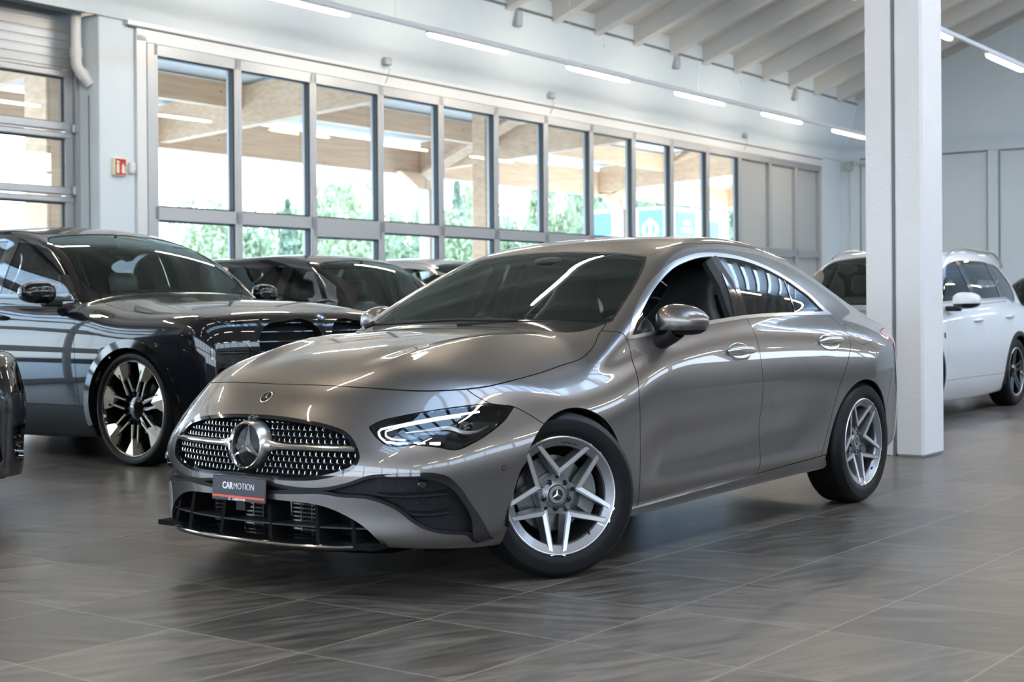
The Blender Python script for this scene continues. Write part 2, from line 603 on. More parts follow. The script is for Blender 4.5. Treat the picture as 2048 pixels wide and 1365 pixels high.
def panel(name, m, material, parent, off=0.0, flange=.012, mid=None):
    """a piece of a body surface with analytic shading; its cut edges are turned inwards"""
    if not m.faces: return None
    N = m.shape.normal(m.P)
    P = m.P + N * off
    F = list(m.faces); NN = N
    if flange:
        be = m.boundary()
        vs_ = sorted({i for e in be for i in e})
        n0 = len(P); k = len(vs_)
        ia = {v: n0 + j for j, v in enumerate(vs_)}; ib = {v: n0 + k + j for j, v in enumerate(vs_)}
        pos = P[vs_]; nv = N[vs_]
        fn = np.zeros((len(vs_), 3)); loc = {v: j for j, v in enumerate(vs_)}
        for a, b in be:
            t = P[b] - P[a]
            q = np.cross(t, (N[a] + N[b]) / 2)
            fn[loc[a]] += q; fn[loc[b]] += q
            F.append((ia[b], ia[a], ib[a], ib[b]))
        fn /= np.maximum(np.linalg.norm(fn, axis=1, keepdims=True), 1e-12)
        P = np.concatenate([P, pos, pos - nv * flange]); NN = np.concatenate([N, fn, fn])
    return mk(name, P, F, material, parent, normals=NN)


def text_mesh(s, size, bold=0, align='CENTER'):
    """letters as flat mesh arrays in the xy plane"""
    cu = bpy.data.curves.new('letters', 'FONT'); cu.body = s; cu.size = size; cu.align_x = align; cu.align_y = 'CENTER'
    cu.offset = bold; cu.extrude = .0006; cu.resolution_u = 3
    o = bpy.data.objects.new('letters', cu); COL.objects.link(o)
    dg = bpy.context.evaluated_depsgraph_get()
    me = bpy.data.meshes.new_from_object(o.evaluated_get(dg))
    P = np.array([v.co[:] for v in me.vertices]) if len(me.vertices) else np.zeros((0, 3))
    F = [tuple(p.vertices) for p in me.polygons]
    bpy.data.objects.remove(o); bpy.data.curves.remove(cu); bpy.data.meshes.remove(me)
    return P, F


def copy_tree(o, parent=None):
    c = o.copy(); COL.objects.link(c)
    if parent is not None: c.parent = parent
    for ch in list(o.children): copy_tree(ch, c)
    return c
# ---------------------------------------------------------------- the hall (its own axes, turned a little against the saloon)
RG = .045
RT = tform(rotz(RG), (0, 0, 0))


def RB():
    b = MB(); b.T = RT
    return b


def rw(x, y, z=0):
    v = RT[:3, :3] @ np.array([x, y, z], float)
    return v


M_WALL = mat('daylight_tinted_white_wall', (.65, .73, .78), .65, bump=(35, .04), var=.03, vscale=3)  # white paint with the blue of the daylight put into its colour
M_PILLAR = mat('white_painted_concrete', (.76, .75, .74), .7, bump=(60, .25), var=.03, vscale=6)
M_FRAME = mat('silver_aluminium_frame', (.42, .44, .46), .42, .55)
M_FRAMEW = mat('white_aluminium_frame', (.66, .69, .71), .4, .1)
M_GASKET = mat('dark_window_gasket', (.03, .04, .045), .5)
M_OPAQUE = mat('grey_opaque_panel', (.46, .48, .48), .45, .1)
M_CEIL = mat('pale_grey_ceiling', (.58, .59, .59), .8)
M_BEAM = mat('white_ceiling_beam', (.68, .70, .70), .7)
M_SEAM = mat('grey_joint', (.16, .18, .19), .7)
M_PIPE = mat('white_plastic_pipe', (.72, .72, .71), .4)
M_SIGNR = mat('red_sign_print', (.50, .02, .03), .45)
M_SIGNY = mat('pale_luminous_print', (.78, .78, .55), .5)
M_GREYBOX = mat('grey_plastic_box', (.42, .45, .47), .5)
M_RAIL = mat('white_light_rail', (.80, .80, .80), .4)
M_LAMP = mat('lit_lamp_diffuser', (1, .95, .85), .4, emit=(1.0, .85, .66), estr=56)


def floor_material():
    m = bpy.data.materials.new('slate_floor_tiles'); m.use_nodes = True
    nt = m.node_tree; b = nt.nodes['Principled BSDF']; L = nt.links.new
    def N(t, **k):
        n = nt.nodes.new(t)
        for a, v in k.items(): setattr(n, a, v)
        return n
    def math_(op, a, bb=None, c=None):
        n = N('ShaderNodeMath', operation=op)
        for i, q in enumerate((a, bb, c)):
            if q is None: continue
            if isinstance(q, (int, float)): n.inputs[i].default_value = q
            else: L(q, n.inputs[i])
        return n.outputs[0]
    tc = N('ShaderNodeTexCoord'); mp = N('ShaderNodeMapping')
    mp.vector_type = 'TEXTURE'
    mp.inputs['Rotation'].default_value = (0, 0, .0145)
    _o = rotz(.0145) @ np.array([2.1613, -.2872, 0])
    mp.inputs['Location'].default_value = tuple(_o)
    mp.inputs['Scale'].default_value = (.6042, .6031, 1)
    L(tc.outputs['Object'], mp.inputs['Vector'])
    sx = N('ShaderNodeSeparateXYZ'); L(mp.outputs[0], sx.inputs[0])
    fx = math_('FRACT', sx.outputs[0]); fy = math_('FRACT', sx.outputs[1])
    dx = math_('ABSOLUTE', math_('SUBTRACT', fx, .5)); dy = math_('ABSOLUTE', math_('SUBTRACT', fy, .5))
    dd = math_('MAXIMUM', dx, dy)
    line = math_('GREATER_THAN', dd, .4962)
    ix = math_('FLOOR', sx.outputs[0]); iy = math_('FLOOR', sx.outputs[1])
    cmb = N('ShaderNodeCombineXYZ'); L(ix, cmb.inputs[0]); L(iy, cmb.inputs[1])
    wn = N('ShaderNodeTexWhiteNoise', noise_dimensions='3D'); L(cmb.outputs[0], wn.inputs['Vector'])
    sc = N('ShaderNodeSeparateColor'); L(wn.outputs['Color'], sc.inputs[0])
    # streaks along the tile, turned a quarter on some tiles
    q = math_('GREATER_THAN', sc.outputs[1], .62)
    ua = math_('ADD', math_('MULTIPLY', sx.outputs[0], math_('SUBTRACT', 1, q)), math_('MULTIPLY', sx.outputs[1], q))
    va = math_('ADD', math_('MULTIPLY', sx.outputs[1], math_('SUBTRACT', 1, q)), math_('MULTIPLY', sx.outputs[0], q))
    va = math_('ADD', va, math_('MULTIPLY', ua, .35))
    cv = N('ShaderNodeCombineXYZ')
    L(math_('MULTIPLY', ua, 1.0), cv.inputs[0]); L(math_('MULTIPLY', va, 5.5), cv.inputs[1]); L(math_('MULTIPLY', sc.outputs[0], 40), cv.inputs[2])
    n1 = N('ShaderNodeTexNoise'); n1.inputs['Scale'].default_value = 1.6; n1.inputs['Detail'].default_value = 9; n1.inputs['Roughness'].default_value = .68; n1.inputs['Distortion'].default_value = .8
    L(cv.outputs[0], n1.inputs['Vector'])
    n2 = N('ShaderNodeTexNoise'); n2.inputs['Scale'].default_value = 190; n2.inputs['Detail'].default_value = 2
    L(tc.outputs['Object'], n2.inputs['Vector'])
    f = math_('ADD', math_('MULTIPLY', n1.outputs['Fac'], .72), math_('MULTIPLY', n2.outputs['Fac'], .28))
    f = math_('ADD', f, math_('MULTIPLY', math_('SUBTRACT', sc.outputs[2], .5), .10))
    cr = N('ShaderNodeValToRGB'); L(f, cr.inputs[0])
    e = cr.color_ramp.elements
    e[0].position = .36; e[0].color = (.034, .030, .026, 1)
    e[1].position = .64; e[1].color = (.185, .156, .126, 1)
    k = e.new(.50); k.color = (.092, .079, .065, 1)
    mx = N('ShaderNodeMix', data_type='RGBA'); L(line, mx.inputs[0]); L(cr.outputs[0], mx.inputs[6]); mx.inputs[7].default_value = (.34, .29, .23, 1)
    L(mx.outputs[2], b.inputs['Base Color'])
    b.inputs['Specular IOR Level'].default_value = .5
    L(math_('ADD', math_('MULTIPLY', n1.outputs['Fac'], .16), .24), b.inputs['Roughness'])
    bp = N('ShaderNodeBump'); bp.inputs['Strength'].default_value = .05; bp.inputs['Distance'].default_value = .002
    L(math_('SUBTRACT', f, math_('MULTIPLY', line, .5)), bp.inputs['Height']); L(bp.outputs[0], b.inputs['Normal'])
    return m


def struct(o): o['kind'] = 'structure'; return o


XB, XF, YL, YR = -27.3, 12.5, -9.2, 12.0
fl = MB(); fl.P = [list(rw(*q)) for q in ((XB, -10.2, 0), (XF, -10.2, 0), (XF, YR, 0), (XB, YR, 0), (XB, -10.2, -.3), (XF, -10.2, -.3), (XF, YR, -.3), (XB, YR, -.3))]
fl.F = [(0, 1, 2, 3), (7, 6, 5, 4), (0, 4, 5, 1), (1, 5, 6, 2), (2, 6, 7, 3), (3, 7, 4, 0)]
fl.I = [0] * 6
FLOOR = struct(fl.build('floor', floor_material()))
b = MB(); xs_ = np.linspace(.363, -.13, 26); _w = .0028 + .0022 * np.sin(xs_ * 37) + .0016 * np.sin(xs_ * 91 + 1)
b.add([(x, -1.443 + (x - .363) * .078 - w - .001 * math.sin(x * 60), .0012) for x, w in zip(xs_, _w)] + [(x, -1.443 + (x - .363) * .078 + w, .0012) for x, w in zip(xs_, _w)], [(i, i + 1, i + 27, i + 26) for i in range(25)])
b.build('dark_streak', mat('dark_floor_streak', (.010, .010, .009), .5), FLOOR)

# ceiling: two slopes with ribs
SL = .39
def zc(y): return 5.92 + SL * (y + 8.83) if y < 2 else 5.92 + SL * 10.83 - SL * (y - 2)
b = RB()
for y0, y1 in ((-10, 2), (2, 3.0), (5.2, YR + .3)):
    b.prism([(y0, zc(y0)), (y1, zc(y1)), (y1, zc(y1) + .3), (y0, zc(y0) + .3)], XB, XF, axis=0)
ceil = struct(b.build('ceiling', M_CEIL))
x = -26.2; k = 0
while x < XF:
    b = RB()
    for y0, y1 in ((-8.86, 2), (2, YR)):
        b.prism([(y0, zc(y0) - .34), (y1, zc(y1) - .34), (y1, zc(y1) + .02), (y0, zc(y0) + .02)], x - .10, x + .10, axis=0)
    o = struct(b.build('ceiling_rib', M_BEAM))
    x += 1.275

# sloping white cove above the window front, with its joints
b = RB()
cove = [(-9.2, 4.38), (-9.165, 4.38), (-8.80, 5.66), (-8.80, 5.92), (-9.2, 5.92)]
b.prism(cove, XB, XF, axis=0)
struct(b.build('trim_1', M_WALL))
b = RB()
for x in np.arange(-24.02, XF, 2.58):
    P = [(x - .008, -9.163 - .002, 4.47), (x + .008, -9.163 - .002, 4.47), (x + .008, -8.856, 5.48), (x - .008, -8.856, 5.48)]
    P += [(p[0], p[1] + .006, p[2]) for p in P]
    b.add(P, [(0, 1, 2, 3), (7, 6, 5, 4), (0, 4, 5, 1), (1, 5, 6, 2), (2, 6, 7, 3), (3, 7, 4, 0)])
b.prism([(-8.80, 5.63), (-8.785, 5.63), (-8.785, 5.665), (-8.80, 5.665)], XB, XF, axis=0)
struct(b.build('trim_2', M_SEAM))
b = RB(); b.box(((-26.1 - 6.35) / 2, -9.17, 4.36), (19.75, .06, .05)); b.mi = 1; b.box(((-26.1 - 6.35) / 2, -9.15, 4.325), (19.75, .02, .018))
struct(b.build('trim_3', [M_FRAMEW, M_SEAM]))

# window front
MU = [-6.76, -8.11, -9.47, -10.85, -12.22, -13.61, -14.99, -16.39, -17.81, -19.21, -20.65, -22.04, -23.47, -24.78, -26.05]
b = RB()
b.box(((-26.1 - 6.49) / 2, -9.22, 4.25), (19.6, .12, .16)); b.box((-6.56, -9.22, 2.12), (.14, .12, 4.24)); b.box((-26.12, -9.22, 2.12), (.09, .12, 4.24))
struct(b.build('trim_4', M_FRAMEW))
for i in range(14):
    x0, x1 = MU[i], MU[i + 1]; cx = (x0 + x1) / 2; w = x0 - x1
    lo = .12; door = i == 2
    b = RB(); hw = .062
    xl = x0 + (0.06 if i == 0 else 0)
    for xx, ww in ((x0 - hw / 2 + (.05 if i == 0 else 0), hw + (.1 if i == 0 else 0)), (x1 + hw / 2, hw)): b.box((xx, -9.25, 2.10), (ww, .15, 4.16), bev=.006)
    b.box((cx, -9.25, 4.115), (w, .15, .15)); b.box((cx, -9.25, 2.205 - (.05 if door else 0)), (w, .15, .15 + (.1 if door else 0))); b.box((cx, -9.25, lo / 2), (w, .15, lo))
    fr = struct(b.build(f'window_{i + 1}' if i < 11 else f'trim_{i + 4}', M_FRAME))
    for z0, z1, nm in ((lo, 2.125 - (.1 if door else 0), 'lower_pane'), (2.285, 4.04, 'upper_pane')):
        b = RB(); g = .018
        xa, xb = x0 - hw, x1 + hw
        zm = (z0 + z1) / 2
        b.box((xb + g / 2, -9.232, zm), (g, .07, z1 - z0)); b.box((xa - g / 2, -9.27, zm), (g, .04, z1 - z0))
        b.box((cx, -9.245, z1 - g / 2), (xa - xb, .07, g)); b.box((cx, -9.27, z0 + g / 2), (xa - xb, .04, g))
        if i < 11: b.build('gasket', M_GASKET, fr)
        b = RB(); b.box((cx, -9.28, zm), (xa - xb, .012 if i < 11 else .03, z1 - z0))
        if i < 11:
            q = MB(); q.T = RT; q.add([(xa, -9.28, z0), (xb, -9.28, z0), (xb, -9.28, z1), (xa, -9.28, z1)], [(0, 1, 2, 3)])
            q.build(nm, M_PANE, fr, smooth=None)
        else: b.build('opaque_panel', M_OPAQUE, fr)

# wall left of the window front: pier, soffit, gate
b = RB(); b.box((-6.235, -9.5, 2.2), (.51, .6, 4.4), bev=.01); struct(b.build('trim_24', M_WALL))
b = RB(); b.box((3.2, -9.75, 4.47), (18.4, 1.1, .06)); struct(b.build('trim_25', M_WALL))
b = RB(); b.box((-26.75, -9.3, 2.2), (1.2, .2, 4.4)); struct(b.build('trim_26', M_WALL))
for n, x in enumerate((-1.27, 3.76, 8.79)):
    b = RB(); b.box((x, -9.45, 2.2), (.60, .5, 4.4)); struct(b.build('wall_left' if n == 0 else f'trim_{26 + n}', M_WALL))
b = RB(); b.box((-5.972, -9.37, 1.75), (.004, .012, 3.5)); struct(b.build('trim_20', M_SEAM))
def gate(n, DX0, DX1):
    """glazed sectional gate between two piers"""
    b = RB(); cx = (DX0 + DX1) / 2; w = DX1 - DX0; xm = cx + .015
    b.box((cx, -9.66, 4.125), (w, .08, .67))
    for k in range(5): b.box((cx, -9.617, 3.86 + .1 * k), (w - .06, .012, .085), bev=.005)
    for z0, z1 in ((3.78, 3.70), (3.20, 3.10), (3.08, 3.01), (2.47, 2.38), (2.36, 2.29), (1.76, 1.60), (1.04, .88), (.12, 0)):
        b.box((cx, -9.62, (z0 + z1) / 2), (w, .09, z0 - z1), bev=.012)
    for xx in (DX0 + .065, xm, DX1 - .06): b.box((xx, -9.62, 1.9), (.10, .08, 3.8))
    b.box((DX0 - .025, -9.6, 2.0), (.05, .14, 4.0))
    for z in (3.13, 2.43, 1.72): b.box((DX0 + .01, -9.55, z), (.07, .05, .10), bev=.01)
    g = struct(b.build(f'door_{n}', M_FRAME))
    for z0, z1 in ((3.20, 3.70), (2.47, 3.01), (1.76, 2.29), (1.04, 1.6), (.12, .88)):
        for xa, xb in ((DX0 + .12, xm - .05), (xm + .05, DX1 - .11)):
            q = RB(); q.add([(xa, -9.63, z0), (xb, -9.63, z0), (xb, -9.63, z1), (xa, -9.63, z1)], [(0, 1, 2, 3)]); q.build('gate_pane', M_PANE, g, smooth=None)
            q = RB(); q.box(((xa + xb) / 2, -9.63, z1 - .008), (xb - xa, .03, .016)); q.box((xa + .008, -9.63, (z0 + z1) / 2), (.016, .03, z1 - z0)); q.build('gasket', M_GASKET, g)


for n, (xa, xb) in enumerate(((-5.93, -1.6), (-.9, 3.43), (4.13, 8.46), (9.16, 12.3))): gate(n + 1, xa, xb)

# far end wall with its sliding doors
b = RB(); b.prism([(-9.6, 0), (YR, 0), (YR, zc(YR)), (2, zc(2)), (-9.6, zc(-9.6))], XB - .3, XB, axis=0); struct(b.build('wall_back', M_WALL))
b = RB()
b.box((XB + .03, -1.9, 4.44), (.06, 14.2, .07))
for y in (-8.85, -5.72, -2.5, .7): b.box((XB + .03, y, 2.2), (.06, .22, 4.4))
struct(b.build('trim_21', M_WALL))
b = RB()
for y in (-7.28, -4.1, -.9): b.box((XB + .02, y, 4.392), (.04, 2.9, .022))
for y in (-8.73, -5.85, -5.59, -2.62): b.box((XB + .02, y, 2.2), (.02, .012, 4.38))
struct(b.build('trim_22', M_SEAM))
b = RB()
b.prism([(-9.2, zc(-9.2) - .22), (2, zc(2) - .22), (2, zc(2)), (-9.2, zc(-9.2))], XB, XB + .12, axis=0); struct(b.build('trim_23', M_SEAM if False else M_CEIL))

# walls the camera has behind and beside it: glazed front and a strip of high windows
b = RB()
b.box((XF + .1, (YL + YR) / 2, 5.6), (.2, YR - YL, 3.4)); b.box((XF + .1, (YL + YR) / 2, .5), (.2, YR - YL, 1.0)); b.prism([(-9.6, 7.2), (YR, 6.2), (YR, zc(YR)), (2, zc(2)), (-9.6, zc(-9.6))], XF, XF + .2, axis=0)
for y in np.arange(YL, YR + .1, 2.65): b.box((XF + .1, y, 2.1), (.2, .16, 4.2))
b.box((XF + .1, (YL + YR) / 2, 2.3), (.18, YR - YL, .12))
struct(b.build('wall_front', mat('reflection_dark_wall', (.16, .16, .17), .6)))  # unseen walls, coloured dark so the car sides reflect less light
b = RB()
L_ = XF - XB; cx = (XF + XB) / 2
b.box((cx, YR + .1, 2.1), (L_, .2, 4.2)); b.box((cx, YR + .1, 6.05), (L_, .2, .8))
for x in np.arange(XB, XF + .1, 3.3): b.box((x, YR + .1, 4.4), (.16, .2, 3.2))
struct(b.build('wall_right', MATS['reflection_dark_wall']))

# pillar of two halves
b = RB()
b.box((-5.37, .175, 4.6), (.46, .195, 9.2), bev=.008); b.box((-5.345, .395, 4.6), (.43, .205, 9.2), bev=.018); b.box((-5.38, .285, 4.6), (.42, .05, 9.2))
pil = b.build('pillar', M_PILLAR)
struct(pil)
b = RB(); b.box((-5.155, .283, 4.6), (.03, .018, 9.2)); b.build('joint', M_SEAM, pil)

# ---------------------------------------------------------------- lamps
def light_row(y, names, lit0, n, who):
    xs0, xs1 = XB + .05, XF - .3
    r = RB()
    r.box(((xs0 + xs1) / 2, y, 4.64), (xs1 - xs0, .055, .06), bev=.006)
    rail = r.build('light_rail', M_RAIL)
    tag(rail, who[0], 'light rail')
    for x in np.arange(xs0 + 2, xs1, 4.0):
        w = MB(); w.T = RT; w.tube([(x, y, 4.66), (x, y, zc(y) - .02)], .003, 5); w.build('hanging_wire', M_SATIN, rail)
    for k in range(n):
        x = lit0 + 3.27 * k
        o = empty('linear_lamp', rw(x, y, 4.55), RG, who[1], 'lamp', who[2])
        h = MB(); h.box((0, 0, .042), (1.80, .058, .028), bev=.004); h.build('housing', M_RAIL, o)
        d = MB(); d.ell((0, 0, .012), (.89, .030, .022), 16, 6, 5); d.build('diffuser', M_LAMP, o)
        LAMPS.append(o)


LAMPS = []
light_row(-7.6, None, -23.86, 11, ('white light rail hanging along the window front', 'lit linear lamp on the rail along the window front', 'lamps on the rail along the window front'))
light_row(-2.35, None, -23.6 + .29, 11, ('white light rail passing behind the pillar', 'lit linear lamp on the rail right of the pillar', 'lamps on the rail behind the pillar'))
light_row(2.9, None, -23.3, 11, ('white light rail above the middle of the hall', 'lit linear lamp on the middle rail of the hall', 'lamps on the middle rail'))
light_row(8.15, None, -23.3, 11, ('white light rail near the right wall', 'lit linear lamp on the rail near the right wall', 'lamps on the rail near the right wall'))

# things on the walls
def wall_box(name, x, y, z, s, m, label, cat, parts=None, group=None):
    o = empty(name, rw(x, y, z), RG, label, cat, group)
    b = MB(); b.box((0, 0, 0), s, bev=min(s) * .2); b.build('housing', m, o)
    return o


sg = empty('fire_sign', rw(-6.235, -9.2, 2.70), RG, 'red and pale fire extinguisher sign on the white pier', 'sign')
b = MB(); b.box((0, .024, 0), (.17, .048, .20), bev=.004); b.build('sign_body', M_SIGNY, sg)
def face_y(x): return .055 - .005 * (x + .085) / .145
b = MB(); b.box((0, .0485, 0), (.152, .002, .182)); b.build('red_field', M_SIGNR, sg)
b = MB()
# extinguisher and flames, seen by someone facing the wall: mirrored x
ext = [(.012, -.07), (.044, -.07), (.044, .02), (.036, .035), (.036, .05), (.046, .06), (.040, .072), (.016, .066), (.004, .05), (.010, .046), (.020, .052), (.020, .035), (.012, .02)]
b.prism([(x * 1.25 + .004, z) for x, z in ext], .049, .0505, axis=1)
fla = [(-.062, -.07), (-.022, -.07), (-.014, -.04), (-.022, -.01), (-.016, .03), (-.028, .01), (-.034, .05), (-.042, .012), (-.052, .04), (-.054, .0), (-.066, .01), (-.060, -.03), (-.068, -.045)]
b.prism([(x * 1.1 + .006, z) for x, z in fla], .049, .0505, axis=1)
b.build('pictogram', M_SIGNY, sg)
o = wall_box('sensor_box', -6.415, -9.2 + .03, 2.70, (.075, .06, .13), M_PIPE, 'small white sensor box beside the fire sign', 'sensor')
b = MB(); b.box((-.01, .031, -.035), (.014, .004, .014)); b.build('lens', M_GASKET, o)
for k, (x, w) in enumerate(((-10.89, 'above the third window bay from the left'), (-15.04, 'above the sixth and seventh window bays'), (-22.12, 'above the last glazed window bay'))):
    o = wall_box('motion_sensor', x, -9.10, 4.50, (.15, .10, .11), M_GREYBOX, 'small grey sensor box at the cove foot ' + w, 'sensor')
    b = MB(); b.tube([(0, .02, -.05), (.0, .05, -.14), (.01, .02, -.22), (0, -.03, -.30)], .006, 5); b.build('cable', M_GREYBOX, o)
for x, w in ((-8.6, 'off to the left'), (-13.7, 'left of the ceiling ribs'), (-18.75, 'in the middle of the cove'), (-23.92, 'near the far corner')):
    o = wall_box('bracket_box', x, -8.83, 5.50, (.16, .12, .26), M_GREYBOX, 'grey bracket box at the top of the cove ' + w, 'bracket')
b = RB()
b.tube([(-5.845, -9.42, 4.44), (-5.845, -9.42, 3.98)], .058, 18)
pp = b.build('drain_pipe', M_PIPE); tag(pp, 'white plastic drain pipe with an elbow beside the gate', 'pipe')
b = RB(); b.tube([(-5.845, -9.42, 4.02), (-5.845, -9.42, 3.92)], .070, 18)
b.tube([(-5.845, -9.42, 3.95), (-5.845, -9.42, 3.86), (-5.86, -9.415, 3.80), (-5.90, -9.40, 3.74)], .062, 18)
b.tube([(-5.89, -9.405, 3.765), (-5.935, -9.385, 3.70)], .072, 18); b.tube([(-5.92, -9.39, 3.72), (-5.99, -9.36, 3.62)], .060, 18)
b.build('elbow', M_PIPE, pp)
b = RB(); b.lathe([(.06, 4.425), (.10, 4.425), (.10, 4.437), (.06, 4.437)], 24, 2)
b.T = RT @ tform(np.eye(3), (-5.845, -9.42, 0)); c2 = MB(); c2.T = b.T; c2.lathe([(.058, 4.425), (.105, 4.425), (.105, 4.438)], 24, 2); c2.build('collar', M_PIPE, pp)
o = empty('security_camera', rw(XB + .06, -8.75, 4.30), RG, 'small white security camera on the far end wall', 'camera')
b = MB(); b.box((0.03, -.22, -.05), (.10, .16, .22), bev=.01); b.build('junction_box', M_GREYBOX, o)
b = MB(); b.tube([(.02, 0, 0), (.12, .05, .0)], .02, 8); b.tube([(.10, -.06, .01), (.26, .30, -.005)], .05, 14); b.build('housing', M_PIPE, o)
b = MB(); b.tube([(.25, .28, -.004), (.275, .34, -.008)], .042, 14); b.build('lens', M_GASKET, o)
# ---------------------------------------------------------------- outside: timber canopy, trees, white kiosk
def wood_material():
    m = mat('pale_glulam_timber', (.70, .50, .32), .6)
    nt = m.node_tree; b = nt.nodes['Principled BSDF']
    tc = nt.nodes.new('ShaderNodeTexCoord'); mp = nt.nodes.new('ShaderNodeMapping'); mp.inputs['Scale'].default_value = (.5, 3, 8)
    nz = nt.nodes.new('ShaderNodeTexNoise'); nz.inputs['Scale'].default_value = 2; nz.inputs['Detail'].default_value = 6
    nt.links.new(tc.outputs['Object'], mp.inputs[0]); nt.links.new(mp.outputs[0], nz.inputs['Vector'])
    vo = nt.nodes.new('ShaderNodeTexVoronoi'); vo.inputs['Scale'].default_value = 2.4; nt.links.new(tc.outputs['Object'], vo.inputs['Vector'])
    cr = nt.nodes.new('ShaderNodeValToRGB'); cr.color_ramp.elements[0].color = (.70, .44, .26, 1); cr.color_ramp.elements[1].color = (.86, .60, .39, 1)
    cr.color_ramp.elements[0].position = .3; cr.color_ramp.elements[1].position = .7
    nt.links.new(nz.outputs['Fac'], cr.inputs[0])
    kn = nt.nodes.new('ShaderNodeMath'); kn.operation = 'LESS_THAN'; kn.inputs[1].default_value = .055; nt.links.new(vo.outputs['Distance'], kn.inputs[0])
    mx = nt.nodes.new('ShaderNodeMix'); mx.data_type = 'RGBA'; mx.inputs[7].default_value = (.30, .19, .12, 1)
    nt.links.new(kn.outputs[0], mx.inputs[0]); nt.links.new(cr.outputs[0], mx.inputs[6]); nt.links.new(mx.outputs[2], b.inputs['Base Color'])
    return m


M_WOOD = wood_material()
M_STEEL = mat('galvanised_steel', (.50, .53, .56), .4, .6)
M_DECK = mat('white_canopy_deck', (.78, .77, .74), .7)
M_GROUND = mat('reflection_dark_ground', (.06, .06, .06), .9, var=.1)  # unseen ground, coloured dark to keep the reflections in the cars dark
M_YARD = mat('pale_bounce_yard', (.72, .70, .66), .9, var=.1)  # unseen yard, coloured pale to bounce light up under the canopy
b = MB(); b.box((-40, -60, -.24), (200, 120, .2)); b.T = RT
g = MB(); g.T = RT; g.box((-40, -70.5, -.25), (200, 120, .2)); struct(g.build('ground', M_YARD)); g = MB(); g.T = RT; g.box((62, 20, -.25), (98, 180, .2)); g.box((-40, 72.5, -.25), (200, 120, .2)); struct(g.build('ground', M_GROUND))
cp = empty('timber_canopy', rw(-16, -13, 0), RG, 'pale glulam timber canopy outside the window front', 'canopy')
def CB(): 
    q = MB(); q.T = tform(np.eye(3), (16, 13, 0)); return q
for x in (-8.4, -13.9, -21.7, -29.5, -37.3):
    q = CB(); q.prism([(-17.0, 4.18), (-10.0, 4.62), (-10.0, 5.36), (-17.0, 4.86)], x - .11, x + .11, axis=0); q.build('rafter', M_WOOD, cp)
for y, z in ((-17.1, 4.10), (-14.9, 4.62), (-12.6, 4.86), (-10.3, 5.06)):
    q = CB(); h = .66 if y < -17 else .42
    q.box((-23, y, z + h / 2), (42, .18, h)); q.build('beam', M_WOOD, cp)
q = CB(); q.prism([(-17.6, 4.88), (-9.75, 5.48), (-9.75, 5.62), (-17.6, 5.02)], -44, -2, axis=0); q.build('roof_deck', M_DECK, cp)
for x, y in ((-21.7, -16.95), (-30.4, -16.95), (-38.5, -16.95), (-12.5, -30)):
    if y < -20: continue
    q = CB(); q.box((x, y, 2.05), (.13, .13, 4.1)); q.box((x + .10, y + .02, 2.05), (.07, .16, 4.1)); q.box((x, y, 4.25), (.16, .22, .5)); q.build('steel_post', M_STEEL, cp)
    q = CB(); q.box((x - .24, y, 2.05), (.20, .2, 4.1)); q.build('timber_post', M_WOOD, cp)
    q = CB(); q.prism([(x - .42, 4.14), (x + 1.0, 4.14), (x + .75, 4.02), (x + .35, 3.80), (x - .2, 3.78)], y - .1, y + .1, axis=1); q.build('haunch', M_WOOD, cp)
for (x, y), w in (((-16.55, -11.55), .32), ((-6.95, -11.3), .46)):
    q = CB(); q.box((x, y, 2.7), (w, w * .95, 5.4), bev=.012); q.build('timber_post', M_WOOD, cp)
for x in (-21.5, -29.8):
    q = CB(); q.tube([(x + .1, -16.7, 4.12), (x + .55, -12.7, 5.6)], .15, 4); q.build('brace', M_WOOD, cp)

M_LEAF = [mat(n, c, .6, spec=.2) for n, c in (('hazed_fresh_green_leaves', (.42, .46, .26)), ('hazed_mid_green_leaves', (.33, .38, .22)), ('hazed_blue_green_needles', (.24, .30, .20)))]  # greens lightened: the bright outdoor haze is put into the leaf colour
M_BARK = mat('tree_bark', (.16, .12, .09), .9)


def tree_meshes(kind):
    r = np.random.default_rng(kind)
    n = 4200
    if kind < 2:
        cl = r.normal(0, 1, (26, 3)) * [.15, .15, .20] + [0, 0, .58]
        c = cl[r.integers(0, 26, n)] + r.normal(0, .065, (n, 3))
        c[:, 2] = np.clip(c[:, 2], .10, 1.02)
    else:
        h = r.random(n) ** .8; a = r.random(n) * 6.283; rad = .26 * (1 - h) * (.55 + .45 * np.abs(np.sin(h * 40))) * np.sqrt(r.random(n))
        c = np.stack([rad * np.cos(a), rad * np.sin(a), .08 + .92 * h], 1)
    P = []; F = []
    u = r.normal(0, 1, (n, 3)); u /= np.linalg.norm(u, axis=1, keepdims=True)
    v = np.cross(u, r.normal(0, 1, (n, 3))); v /= np.linalg.norm(v, axis=1, keepdims=True)
    s = (.016 + .022 * r.random(n))[:, None]
    q = np.stack([c - u * s, c + v * s * .6, c + u * s, c - v * s * .6], 1).reshape(-1, 3)
    return q, [(4 * i, 4 * i + 1, 4 * i + 2, 4 * i + 3) for i in range(n)]


